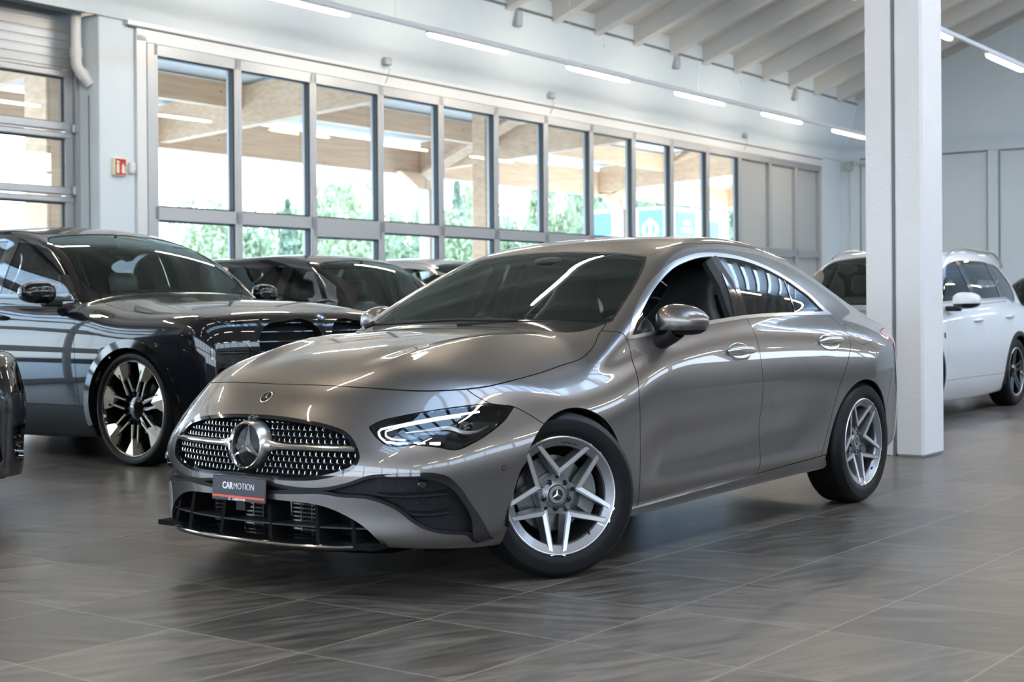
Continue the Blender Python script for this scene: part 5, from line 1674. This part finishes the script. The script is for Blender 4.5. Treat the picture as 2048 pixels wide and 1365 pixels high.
def simple_rim(T, R, rr, w, style, parent, m_rim, m_face, name):
    def B():
        b = MB(); b.T = T; return b
    yo = w / 2 - .015
    b = B()
    b.lathe([(rr + .004, yo - .01), (rr + .004, yo), (rr - .004, yo + .002), (rr - .012, yo - .012), (rr - .02, yo - .05), (rr - .02, -yo), (rr + .004, -yo)], 56, 1)
    b.lathe([(0, yo - .02), (.06, yo - .022), (.085, yo - .035), (.09, yo - .08), (.03, yo - .12)], 32, 1)
    n = style['n']
    d = lambda a, r_: np.array([math.cos(a) * r_, 0, math.sin(a) * r_])
    for k in range(n):
        a0 = 2 * math.pi * k / n + style.get('spin', .3)
        for s in ((-1, 1) if style.get('twin') else (0,)):
            a1 = a0 + s * style.get('split', .12); a2 = a0 + s * style.get('split2', .05)
            p0 = d(a1, .075); p1 = d(a2, rr - .006); t = (p1 - p0) / np.linalg.norm(p1 - p0); nn = np.cross([0, 1., 0], t)
            wa, wb = style['w']
            A = [p0 - nn * wa + [0, yo - .03, 0], p0 + nn * wa + [0, yo - .03, 0], p1 + nn * wb + [0, yo - .006, 0], p1 - nn * wb + [0, yo - .006, 0]]
            b.add(A + [q - [0, .05, 0] for q in A], [(0, 1, 2, 3), (0, 4, 5, 1), (1, 5, 6, 2), (2, 6, 7, 3), (3, 7, 4, 0)])
    rim = b.build(name, m_rim, parent, 32)
    if style.get('petal'):
        # trapezoid bronze petals, each a roof of two facets, with a slim bright line to the hub
        b = B()
        for k in range(n):
            a0 = 2 * math.pi * k / n + style.get('spin', .3)
            r0, r1 = rr - .10, rr - .004
            P = [d(a0 - .20, r0 + .012), d(a0, r0 - .022), d(a0 + .20, r0 + .012), d(a0 + .275, r1), d(a0, r1 + .001), d(a0 - .275, r1)]
            yy = [-.018, .004, -.018, -.004, .001, -.004]
            b.add([p + [0, yo + y, 0] for p, y in zip(P, yy)] + [p + [0, yo - .03, 0] for p in P], [(0, 1, 4, 5), (1, 2, 3, 4), (0, 6, 7, 1), (1, 7, 8, 2), (2, 8, 9, 3), (5, 11, 6, 0)])
            for s in (-1, 1):
                q0 = d(a0 + s * .28, .118); q1 = d(a0 + s * .13, r0 + .005); t = q1 - q0; t /= np.linalg.norm(t); nn = np.cross([0, 1., 0], t)
                A = [q0 - nn * .0045, q0 + nn * .0045, q1 + nn * .0055, q1 - nn * .0055]; yv = [yo - .018, yo - .018, yo - .012, yo - .012]
                b.add([p + [0, y, 0] for p, y in zip(A, yv)] + [p + [0, y - .02, 0] for p, y in zip(A, yv)], [(0, 1, 2, 3), (0, 4, 5, 1), (1, 5, 6, 2), (3, 2, 6, 7), (0, 3, 7, 4)])
        b.lathe([(rr - .003, yo + .002), (rr, yo + .004), (rr + .003, yo + .001)], 56, 1)
        b.build('bronze_insert', m_face, rim, 20)
    elif m_face is not m_rim:
        b = B(); b.lathe([(rr - .006, yo + .0015), (rr, yo + .004), (rr + .003, yo + .001)], 56, 1); b.build('bright_rim_edge', m_face, rim)
    b = B(); b.lathe(tyre_profile(R, rr, w), 72, 1); b.build('tyre', M_RUBBER, rim, 40)
    b = B(); b.lathe([(0, yo - .010), (.045, yo - .012), (.070, yo - .024)], 32, 1); cap = b.build('hub_cap', M_GLOSSBLK, rim)
    b = B(); b.lathe([(.06, -.02), (.085, .0), (.18, .0), (.18, -.03)], 40, 1); b.build('brake_disc', M_DISC, rim)
    b = B(); b.lathe([(rr - .03, -yo + .02), (.05, -yo + .02)], 32, 1); b.build('rim_back', M_DARK, rim)
    return rim


def suv(name, label, cat, place, rz, S, d, paint, grid=.024, group=None):
    """S: measures of this car and the outlines of its openings"""
    root = empty(name, (place[0], place[1], 0), rz, label, cat, group)
    shp = car_shape(d)
    m = shp.mesh(grid)
    h = S['W'] / 2; WB = S['WB']; F = S['FO']; xr = F - S['L']
    m = m.clip(-(m.P[:, 2] - d['bottom'](m.P[:, 0]) - .015))
    AF = (0, S['R'] - .02, S['arch']); AR = (-WB, S['R'] - .02, S['arch'])
    m = m.clip(wheelcut2(m.P, AF, h)); m = m.clip(wheelcut2(m.P, AR, h))
    inner = m
    sh_open = []
    def side_poly(mm, poly, zmin=.85): return np.where((mm.P[:, 2] > zmin) & (np.abs(mm.P[:, 1]) > .35), poly_sd(xz(mm.P), poly), .1)
    # black or chrome surround and glass
    PD = smooth_poly(S['dlo'], 5, sharp=S.get('dlo_sharp', ()))
    f = side_poly(m, PD); dl, m = m.clip(f), m.clip(-f)
    f = side_poly(dl, PD) + .022; gl, fr = dl.clip(f), dl.clip(-f)
    lr(lambda k, s: panel('window_surround', k, S['trim'], root, .002, .01), fr)
    for i, (xa, xb) in enumerate(S['panes']):
        q = gl.clip(np.maximum(gl.P[:, 0] - xa, xb - gl.P[:, 0])); lr(lambda k, s: panel('side_window', k, S['glass'], root, -.004, .003), q)
    for xa, xb in S['posts']:
        q = gl.clip(np.maximum(gl.P[:, 0] - xa, xb - gl.P[:, 0])); lr(lambda k, s: panel('window_post', k, M_GLOSSBLK, root, 0, .003), q)
    PW = np.concatenate([smooth_poly(S['ws'], 5, False), [(S['ws'][-1][0], -.2), (S['ws'][0][0], -.2)]])
    f = np.where(m.P[:, 2] > S['zw'], poly_sd(xay(m.P), PW), .1); w_, m = cut(m, f, .004); panel('windscreen', w_, M_WS, root, -.004, .006)
    PR = np.concatenate([smooth_poly(S['rw'], 5, False), [(S['rw'][-1][0], -.2), (S['rw'][0][0], -.2)]])
    f = np.where(m.P[:, 2] > S['zw'] + .05, poly_sd(xay(m.P), PR), .1); r_, m = cut(m, f, .004); panel('rear_window', r_, M_TINTD, root, -.004, .006)
    # lamps, grilles and other openings in the nose
    opens = []
    for nm, poly, mt, off, lens in S['front']:
        pl = smooth_poly(poly, 5, sharp=tuple(range(len(poly))) if nm in ('headlamp', 'lower_intake', 'side_intake') else ())
        fn = lambda mm: np.where((mm.P[:, 0] > .25), poly_sd(ayz(mm.P), pl), .1)
        a, m = m.clip(fn(m)), m.clip(-fn(m)); opens.append(pl)
        def one(k, s, nm=nm, mt=mt, off=off, lens=lens, pl=pl):
            o = panel(nm, k, mt, root, -off, 0)
            if o is None: return
            e = k.clip(-(poly_sd(ayz(k.P), pl) + .012)); panel('edge', e, M_GLOSSBLK, o, -.001, off)
            if lens == 'lamp':
                panel('lens', k, M_LENS, o, -.001, 0)
                ys = np.abs(k.P[:, 1]); y0, y1 = ys.min() + .03, ys.max() - .04; zc_ = np.median(k.P[:, 2])
                pts = []
                for y in np.linspace(y0, y1, 8):
                    p = shp.project(np.array([[float(np.interp(y, np.sort(ys), k.P[np.argsort(ys), 0])), y * s, zc_]]))[0]; n_ = shp.normal(p[None])[0]; pts.append(p - n_ * off * .6)
                b = MB(); b.tube(pts, .010, 7); b.build('light_guide', M_REFL, o)
            if lens == 'slats':
                zs = np.unique(np.round(np.linspace(k.P[:, 2].min() + .02, k.P[:, 2].max() - .02, S.get('nslat', 6)), 3))
                for z in zs:
                    near = k.P[np.abs(k.P[:, 2] - z) < grid]
                    if len(near) < 2: continue
                    ys = np.linspace(near[:, 1].min() + .012, near[:, 1].max() - .012, 10); pts = []
                    for y in ys:
                        p = k.P[np.argmin((k.P[:, 1] - y) ** 2 + (k.P[:, 2] - z) ** 2)]; p = shp.project(np.array([[p[0], y, z]]))[0]; pts.append(p - shp.normal(p[None])[0] * (off * .4 + .006))
                    b = MB(); b.tube(pts, .006, 6); b.build('grille_slat', S.get('slat', M_GLOSSBLK), o)
        lr(one, a)
    # bonnet, sills, doors
    PH = np.concatenate([smooth_poly(S['hood'], 5, False), [(S['hood'][-1][0], -.2), (S['hood'][0][0], -.2)]])
    f = np.where(m.P[:, 2] > S['zhood'], poly_sd(xay(m.P), PH), .1); hd, m = cut(m, f, .0025); panel('hood', hd, paint, root)
    f = np.where((m.P[:, 0] < -.2) & (m.P[:, 0] > -WB + .2), m.P[:, 2] - S['zsill'], .1); sk_, m = cut(m, f, .002); lr(lambda k, s: panel('sill', k, M_PLASTIC if S.get('clad') else paint, root), sk_)
    doors = {}
    xs = S['doors']
    for i, nm in enumerate(('front_door', 'rear_door')):
        xa, xb = xs[i], xs[i + 1]
        fa = m.P[:, 0] - xa(m.P[:, 2]); fb = xb(m.P[:, 2]) - m.P[:, 0]
        f = np.maximum(np.maximum(fa, fb), np.maximum(m.P[:, 2] - S['belt'](m.P[:, 0]), np.where(np.abs(m.P[:, 1]) > .5, -1, .1)))
        dr, m = cut(m, f, .0025)
        def one(k, s, nm=nm): doors[nm, s] = panel(nm, k, paint, root)
        lr(one, dr)
    f = np.where(m.P[:, 2] > S['H'] - .30, np.maximum(np.maximum(m.P[:, 0] - S['ws'][-1][0] + .0, xr + .2 - m.P[:, 0]), np.abs(m.P[:, 1]) - S['yroof']), .1); rf, m = cut(m, f, .002)
    panel('roof', rf, S.get('roofm', paint), root)
    f = np.where(m.P[:, 2] < S['belt'](m.P[:, 0]) + .02, xs[0](m.P[:, 2]) - m.P[:, 0], .1)
    nose, m = cut(m, f, .002)
    fb = np.where(nose.P[:, 0] > .1, np.abs(nose.P[:, 0] - 0) * 0 - (nose.P[:, 0] - S.get('xbump', .38)) + np.maximum(nose.P[:, 2] - S['zhood'] + .1, 0) * .6, .2)
    bump, fen = cut(nose, fb, .002)
    panel('front_bumper', bump, paint, root); lr(lambda k, s: panel('fender', k, paint, root), fen)
    lr(lambda k, s: panel('rear_body', k, paint, root), m)
    # inner shell, black in place of the shade behind the gaps
    sh = inner
    sh = sh.clip(-(side_poly(sh, PD) + .012)); f = np.where(sh.P[:, 2] > S['zw'] + .02, poly_sd(xay(sh.P), PW), .1); sh = sh.clip(-f)
    f = np.where(sh.P[:, 2] > S['zw'] + .05, poly_sd(xay(sh.P), PR), .1); sh = sh.clip(-f)
    for pl in opens:
        f = np.where(sh.P[:, 0] > .25, poly_sd(ayz(sh.P), pl), .1); sh = sh.clip(-f)
    mk('inner_shell', sh.P - shp.normal(sh.P) * .025, sh.faces, M_DARK, root, normals=shp.normal(sh.P))
    b = MB(); b.box((-WB / 2, 0, d['bottom'](-1) + .03), (WB + .8, S['W'] - .65, .04)); b.build('underbody', M_DARK, root)
    for c in (AF, AR):
        for s in (1, -1):
            b = MB(); b.lathe([(c[2] + .012, s * (h - .07)), (c[2] + .012, s * (h - .42)), (.05, s * (h - .42))], 32, 1, a0=math.radians(-24), a1=math.radians(204))
            b.P = [[p[0] + c[0], p[1], p[2] + c[1]] for p in b.P]; b.build('wheel_housing', M_DARK, root)
            if S.get('arch_trim'):
                mt, wd = S['arch_trim']; b = MB(); P = []; Fq = []
                an = np.linspace(math.radians(-14), math.radians(194), 33)
                for k, a in enumerate(an):
                    for r_, o_ in ((c[2] - .004, -.03), (c[2] - .004, .010), (c[2] + wd, .006), (c[2] + wd, -.012)):
                        x, z = c[0] + r_ * math.cos(a), c[1] + r_ * math.sin(a)
                        p = shp.project(np.array([[x, h, z]]))[0]; P.append((x, s * (p[1] + o_), z))
                for k in range(len(an) - 1):
                    for q in range(3): Fq.append((4 * k + q, 4 * k + q + 1, 4 * k + 5 + q, 4 * k + 4 + q))
                b.add(P, Fq); b.build('arch_trim', mt, root, 40)
    # wheels
    for x, nm in ((0, 'front_wheel'), (-WB, 'rear_wheel')):
        for s in (1, -1):
            Rz = rotz(0 if s > 0 else math.pi)
            T = tform(Rz, (x, s * (h - .03 - S['tw'] / 2), S['R']))
            simple_rim(T, S['R'], S['rim'], S['tw'], S['wheel'], root, S['m_rim'], S['m_face'], nm)
    # mirrors, handles
    for s in (1, -1):
        x, y, z = S['mirror']; b = MB(); b.ell((0, 0, 0), (.09, .125, .085), 22, 12, 2.6); P = np.array(b.P)
        t = (P[:, 1] + .125) / .25; P[:, 0] -= .04 * t; P[:, 2] *= 1 - .15 * t
        up = [f_ for f_ in b.F if np.mean([P[i][2] for i in f_]) > -.03]; dn = [f_ for f_ in b.F if np.mean([P[i][2] for i in f_]) <= -.03]
        P = P + [x, y, z]; P[:, 1] *= s
        mo = mk('door_mirror', P, up, S.get('mirrorm', paint), root, 60); mk('mirror_base', P, dn, M_GLOSSBLK, mo, 60)
        b = MB(); b.box((x - .03, s * (y - .13), z - .075), (.10, .14, .05), bev=.015); b.build('mirror_foot', M_PLASTIC, mo)
        b = MB(); b.ell((x - .062, s * y, z), (.006, .10, .065), 18, 8, 2.6); b.build('mirror_glass', M_MIRROR, mo)
        for nm, (hx, hz) in zip(('front_door', 'rear_door'), S['handles']):
            p = shp.project(np.array([[hx, h, hz]]))[0]; n_ = shp.normal(p[None])[0]
            b = MB(); pts = [np.array([p[0] + t * .115, p[1], p[2]]) + n_ * (.028 * (1 - t ** 4)) for t in np.linspace(-1, 1, 9)]
            b.tube(pts, [.008 + .010 * (1 - abs(t) ** 3) for t in np.linspace(-1, 1, 9)], 8); P = np.array(b.P); P[:, 1] *= s
            if doors.get((nm, s)) is not None: mk('door_handle', P, b.F, S.get('handlem', paint), doors[nm, s], 60)
    # cabin: seats, dashboard, steering wheel
    zs = d['bottom'](-1) + .32; ht = S['H']
    for x, ys in ((xw_ := S['seat'], (.38, -.38)), (S['seat'] - .85, (.40, -.40))):
        for y in ys:
            b = MB(); b.box((x - .22, y, zs + .38), (.15, .50, .66), R=roty(-.30), bev=.06); st = b.build('seat', S.get('seatm', M_SEAT), root, 60)
            b = MB(); b.box((x - .36, y, min(zs + .83, ht - .25)), (.09, .27, .19), R=roty(-.2), bev=.035); b.build('headrest', S.get('seatm', M_SEAT), st, 60)
            b = MB(); b.box((x + .08, y, zs), (.52, .52, .16), bev=.05); b.build('seat_cushion', S.get('seatm', M_SEAT), st, 60)
    xd = S['ws'][0][0]
    b = MB(); b.box((xd - .32, 0, S['zw'] - .16), (.62, S['W'] - .42, .26), bev=.06); b.build('dashboard', M_DASH, root)
    b = MB(); b.T = tform(roty(-.42), (S['seat'] + .30, .38, zs + .46)); b.tube([(0, .18 * math.cos(a), .18 * math.sin(a)) for a in np.linspace(0, 6.283, 26)[:-1]], .015, 8, closed=True); b.tube([(0, -.17, 0), (0, .17, 0)], .025, 6); b.build('steering_wheel', M_DASH, root)
    b = MB(); b.box((S['ws'][-1][0] + .10, 0, ht - .21), (.02, .24, .07), bev=.01); b.tube([(S['ws'][-1][0] + .09, 0, ht - .2), (S['ws'][-1][0] + .04, 0, ht - .08)], .012, 6); b.build('rear_view_mirror', M_DASH, root)
    if S.get('rails'):
        for s in (1, -1):
            xa, xb = S['rails']; pts = []
            for t in np.linspace(0, 1, 14):
                x = xa + (xb - xa) * t; y = S['yroof'] + .02; z = float(shp.project(np.array([[x, y, float(d['roof'](x))]]), 8)[0][2]) - .005 + .038 * min(1, 6 * t, 6 * (1 - t))
                pts.append((x, s * y, z))
            b = MB(); b.tube(pts, .014, 8); b.build('roof_rail', M_SATIN, root)
    b = MB(); b.tube([(xd - .10, -.5, S['zw'] + .03), (xd - .06, .1, S['zw'] + .035)], .008, 6); b.build('wiper', M_PLASTIC, root)
    return root, shp, doors


def wheelcut2(P, c, h):
    r = np.hypot(P[:, 0] - c[0], P[:, 2] - c[1]); q = c[2] - r
    q = np.where(P[:, 2] < c[1], np.minimum(c[2] - np.abs(P[:, 0] - c[0]), .2), q)
    return np.where(np.abs(P[:, 1]) > h - .36, q, -.1)


def roundel(T, R, parent, nm='roundel'):
    """blue and white quartered badge in a black ring, facing +x of T"""
    b = MB(); b.T = T; b.lathe([(0, .003), (R * .97, .003), (R, 0)], 30, 0); o = b.build(nm, M_GLOSSBLK, parent)
    b = MB(); b.T = T; b.lathe([(R * .92, .0032), (R, .0032), (R, .001)], 30, 0); b.build('badge_rim', M_CHROME, o)
    for k in range(4):
        b = MB(); b.T = T; n = 6; a0 = k * math.pi / 2
        P = [(.0042, 0, 0)] + [(.0042, R * .60 * math.cos(a0 + i * math.pi / 2 / n), R * .60 * math.sin(a0 + i * math.pi / 2 / n)) for i in range(n + 1)]
        b.add(P, [(0, i, i + 1) for i in range(1, n + 1)]); b.build('badge_quarter', M_WHITEPRINT if k % 2 else M_BLUEQ, o, smooth=None)
    return o


M_BLUEQ = mat('badge_blue', (.05, .22, .60), .4)
PI2 = math.pi / 2
lin = lambda a, b: (lambda z: a[0] + (np.asarray(z) - a[1]) * (b[0] - a[0]) / (b[1] - a[1]))
# ---- black high-shouldered SUV in the first bay
D1 = suv_dict(5.11, 2.005, 1.755, 3.105, .955, 1.045, 1.20, 1.125, 1.20, -.60, -1.42, -3.35, gc=.21, half_roof=.66, nose=.75, rear_rake=.42)
S1 = dict(L=5.11, W=2.005, H=1.755, WB=3.105, FO=.955, R=.398, rim=.328, tw=.275, arch=.445,
    dlo=[(-.72, 1.185), (-.92, 1.37), (-1.20, 1.535), (-1.50, 1.615), (-2.0, 1.64), (-2.6, 1.625), (-3.15, 1.56), (-3.42, 1.45), (-3.42, 1.30), (-3.2, 1.235), (-2.4, 1.205), (-1.6, 1.185), (-1.0, 1.175)], dlo_sharp=(0,), trim=M_GLOSSBLK, glass=M_TINT,
    panes=[(-.80, -1.66), (-1.80, -2.78), (-2.86, -3.5)], posts=[(-.5, -.80), (-1.66, -1.80), (-2.78, -2.86)],
    ws=[(-.60, 0), (-.62, .4), (-.68, .66), (-.76, .735), (-1.10, .68), (-1.43, .615), (-1.45, .3), (-1.455, 0)], zw=1.19,
    rw=[(-3.42, 0), (-3.43, .5), (-3.6, .6), (-3.85, .55), (-3.88, 0)],
    front=[('headlamp', [(.64, .985), (.72, 1.00), (.90, 1.03), (.90, 1.005), (.76, .96), (.65, .945)], M_REFL, .03, 'lamp'),
           ('lower_headlamp', [(.65, .83), (.89, .845), (.90, .745), (.66, .73)], M_DASH, .03, 'lamp'),
           ('kidney_grille', [(.06, .95), (.12, 1.0), (.36, 1.005), (.52, .975), (.60, .88), (.56, .72), (.46, .66), (.14, .66), (.06, .72)], M_DARK, .07, 'slats'),
           ('side_intake', [(.66, .69), (.88, .70), (.88, .36), (.74, .33), (.66, .45)], M_DARK, .06, None),
           ('lower_intake', [(-.1, .52), (.40, .50), (.46, .30), (-.1, .30)], M_DARK, .06, 'slats')], nslat=6,
    hood=[(-.70, .70), (-.5, .80), (-.2, .835), (.2, .84), (.55, .82), (.74, .70), (.84, .48), (.875, .2), (.88, 0)], zhood=.98, zsill=.40,
    doors=[lin((-.63, 1.1), (-.56, .5)), lin((-1.72, 1.1), (-1.74, .5)), lin((-2.85, 1.1), (-2.55, .5))], belt=lambda x: np.interp(x, [-4, -3.2, -1.0, -.6, 0], [1.25, 1.215, 1.155, 1.14, 1.13]), yroof=.60, xbump=.50,
    wheel=dict(n=7, petal=True, twin=True, split=.28, split2=.13, w=(.010, .012), spin=.22), m_rim=M_GLOSSBLK, m_face=M_GOLD,
    mirror=(-.86, 1.10, 1.205), handles=((-1.55, 1.04), (-2.62, 1.07)), seat=-1.45, clad=True, arch_trim=(M_GLOSSBLK, .055))
CAR1, SH1, DR1 = suv('suv_car', 'black SUV with bronze wheel inserts and double grille, left of the grey saloon', 'car', (-2.64, -3.985), PI2, S1, D1, M_BLACKP)

# badge and small gold name plates
_p = SH1.project(np.array([[.86, 0, 1.02]]))[0]; _n = SH1.normal(_p[None])[0]
R_ = np.stack([_n, np.array([0, 1., 0]), np.cross(_n, [0, 1., 0])], 1)
roundel(tform(R_, _p), .041, CAR1)
_p = SH1.project(np.array([[-.40, -1.0, 1.075]]))[0]; _n = SH1.normal(_p[None])[0]
b = MB(); b.box(_p + _n * .004, (.13, .008, .026), bev=.004); b.build('fender_plate', M_GOLD, CAR1)
for k in (0, 1):
    _p = SH1.project(np.array([[-.56 - .0 * k, -1.0, .47]]))[0]


def auto_S(L, W, H, WB, FO, zh, zb, zbr, xw, xt, xrt, R, rim, trim, glassm, wheel, m_rim, m_face, zn=.86, **k):
    h = W / 2; xr = FO - L; bz = lambda t: zb + .055 + (zbr - zb) * t
    top = H - .115
    xd = xrt - .02
    S = dict(L=L, W=W, H=H, WB=WB, FO=FO, R=R, rim=rim, tw=.24, arch=R + .045,
        dlo=[(xw - .12, bz(0)), (xw - .32, zb + .05 + (top - zb) * .42), (xt + .16, top - .10), (xt - .15, top - .02), (xt - .7, top + .005), (xrt + .5, top - .01), (xd, top - .10), (xd - .18, bz(1) + .10), (xd - .14, bz(1) + .01), (-WB, bz(.95)), (-1.3, bz(.35))], dlo_sharp=(0,), trim=trim, glass=glassm,
        panes=[(xw - .26, xt - .28), (xt - .40, xt - 1.22), (xt - 1.29, xd - .5)], posts=[(xw, xw - .26), (xt - .28, xt - .40), (xt - 1.22, xt - 1.29)],
        ws=[(xw, 0), (xw - .02, .4), (xw - .07, h - .33), (xw - .15, h - .265), (xt + .33, h - .32), (xt + .01, h - .385), (xt - .02, .3), (xt - .025, 0)], zw=zh - .01,
        rw=[(xrt - .04, 0), (xrt - .05, h - .48), (xrt - .12, h - .40), (xrt - .26, h - .42), (xrt - .28, 0)],
        front=[('headlamp', [(h - .42, zn - .05), (h - .25, zn - .035), (h - .08, zn - .05), (h - .07, zn - .13), (h - .28, zn - .17), (h - .42, zn - .13)], M_DASH, .05, 'lamp'),
               ('grille', [(-.1, zn - .05), (h - .46, zn - .05), (h - .45, zn - .18), (-.1, zn - .2)], M_DARK, .05, 'slats'),
               ('lower_intake', [(-.1, .50), (h - .42, .48), (h - .36, .28), (-.1, .27)], M_DARK, .06, 'slats')], nslat=4,
        hood=[(xw - .08, h - .30), (xw + .12, h - .19), (.2, h - .15), (FO - .36, h - .19), (FO - .2, h - .34), (FO - .1, .2), (FO - .095, 0)], zhood=zn - .06, zsill=.36,
        doors=[lin((xw + .03, 1.0), (xw + .06, .5)), lin((xt - .34, 1.0), (xt - .36, .5)), lin((xt - 1.36, 1.0), (-WB + .55, .5))],
        belt=lambda x: np.interp(x, [xr, -WB, -1.3, xw, 0], [zbr + .04, zbr + .03, zb + .04, zb + .02, zb]), yroof=h - .36,
        wheel=wheel, m_rim=m_rim, m_face=m_face, mirror=(xw - .16, h + .09, zb + .085), handles=((xt - .20, zb - .10), (xt - 1.18, zb - .07)), seat=xt - .05)
    S.update(k)
    return S


M_ = (4.72, 1.89, 1.625, 2.86, .86)
D2 = suv_dict(*M_, .93, 1.03, 1.0, 1.06, -.58, -1.28, -3.15, gc=.19, half_roof=.57, rear_rake=.50)
S2 = auto_S(*M_, 1.03, 1.0, 1.06, -.58, -1.28, -3.15, .36, .26, M_GLOSSBLK, M_TINT, dict(n=10, w=(.012, .012)), M_GLOSSBLK, M_MACH, zn=.93)
suv('suv_car', 'black SUV parked behind the bronze-wheeled SUV, its windows above the saloon bonnet', 'car', (-5.92, -4.55), PI2, S2, D2, M_BLACKP, .03)
M_ = (4.60, 1.85, 1.68, 2.70, .88)
D3 = suv_dict(*M_, .92, 1.02, .98, 1.04, -.58, -1.26, -3.05, gc=.19, half_roof=.56, rear_rake=.45)
S3 = auto_S(*M_, 1.02, .98, 1.04, -.58, -1.26, -3.05, .35, .25, M_SATIN, M_TINT, dict(n=5, w=(.03, .03)), M_RIM, M_MACH, zn=.92, seatm=M_SEATG)
suv('suv_car', 'silver SUV seen past the saloon windscreen, third in the row by the windows', 'car', (-8.95, -5.72), PI2, S3, D3, M_SILVERP, .035)
M_ = (4.54, 1.86, 1.645, 2.68, .90)
D4 = suv_dict(*M_, .95, 1.06, 1.02, 1.07, -.55, -1.25, -3.05, gc=.20, half_roof=.60, rear_rake=.42)
S4 = auto_S(*M_, 1.06, 1.02, 1.07, -.55, -1.25, -3.05, .36, .25, M_SATIN, M_TINT, dict(n=5, twin=True, split=.35, split2=.12, w=(.016, .014)), M_GLOSSBLK, M_MACH, zn=.95, rails=(-1.35, -3.15), arch_trim=(M_PLASTIC, .04), seatm=M_SEATG)
CAR4, SH4, DR4 = suv('suv_car', 'white SUV with roof rails behind the pillar', 'car', (-8.1, -1.8), .03, S4, D4, M_WHITEP, .028)
_p = SH4.project(np.array([[-.42, .93, .78]]))[0]; _n = SH4.normal(_p[None])[0]
P, F = text_mesh('R', .075, .002); b = MB(); b.add(np.stack([_p[0] - P[:, 0], _p[1] + _n[1] * .004 + P[:, 2], _p[2] + P[:, 1]], 1), F); b.build('fender_letter', M_GLOSSBLK, CAR4, smooth=None)
M_ = (4.35, 1.80, 1.45, 2.63, .87)
D5 = suv_dict(*M_, .86, .98, .93, .97, -.55, -1.20, -2.75, gc=.17, half_roof=.53, rear_rake=.5)
S5 = auto_S(*M_, .98, .93, .97, -.55, -1.20, -2.75, .325, .235, M_GLOSSBLK, M_TINTD, dict(n=10, w=(.012, .012)), M_RIM, M_MACH, zn=.86)
S5['front'][0] = ('headlamp', [(.42, .76), (.60, .79), (.86, .83), (.872, .73), (.82, .64), (.55, .62), (.44, .68)], M_REFL, .05, 'lamp')
S5['front'].append(('side_intake', [(.60, .47), (.80, .49), (.84, .40), (.83, .28), (.70, .255), (.62, .30)], M_DARK, .05, 'slats'))
suv('hatchback_car', 'dark grey car whose front corner shows at the left edge', 'car', (.85, -3.28), PI2, S5, D5, M_DARKP, .026)
M_ = (4.55, 1.85, 1.50, 2.75, .88)
D6 = suv_dict(*M_, .85, .98, .95, 1.0, -.55, -1.20, -2.95, gc=.18, half_roof=.55, rear_rake=.5)
S6 = auto_S(*M_, .98, .95, 1.0, -.55, -1.20, -2.95, .34, .245, M_GLOSSBLK, M_TINTD, dict(n=5, w=(.03, .03)), M_RIM, M_RIM, zn=.85)
suv('estate_car', 'dark blue car at the right edge behind the white SUV', 'car', (-13.9, -1.75), .05, S6, D6, M_BLUEP, .04)
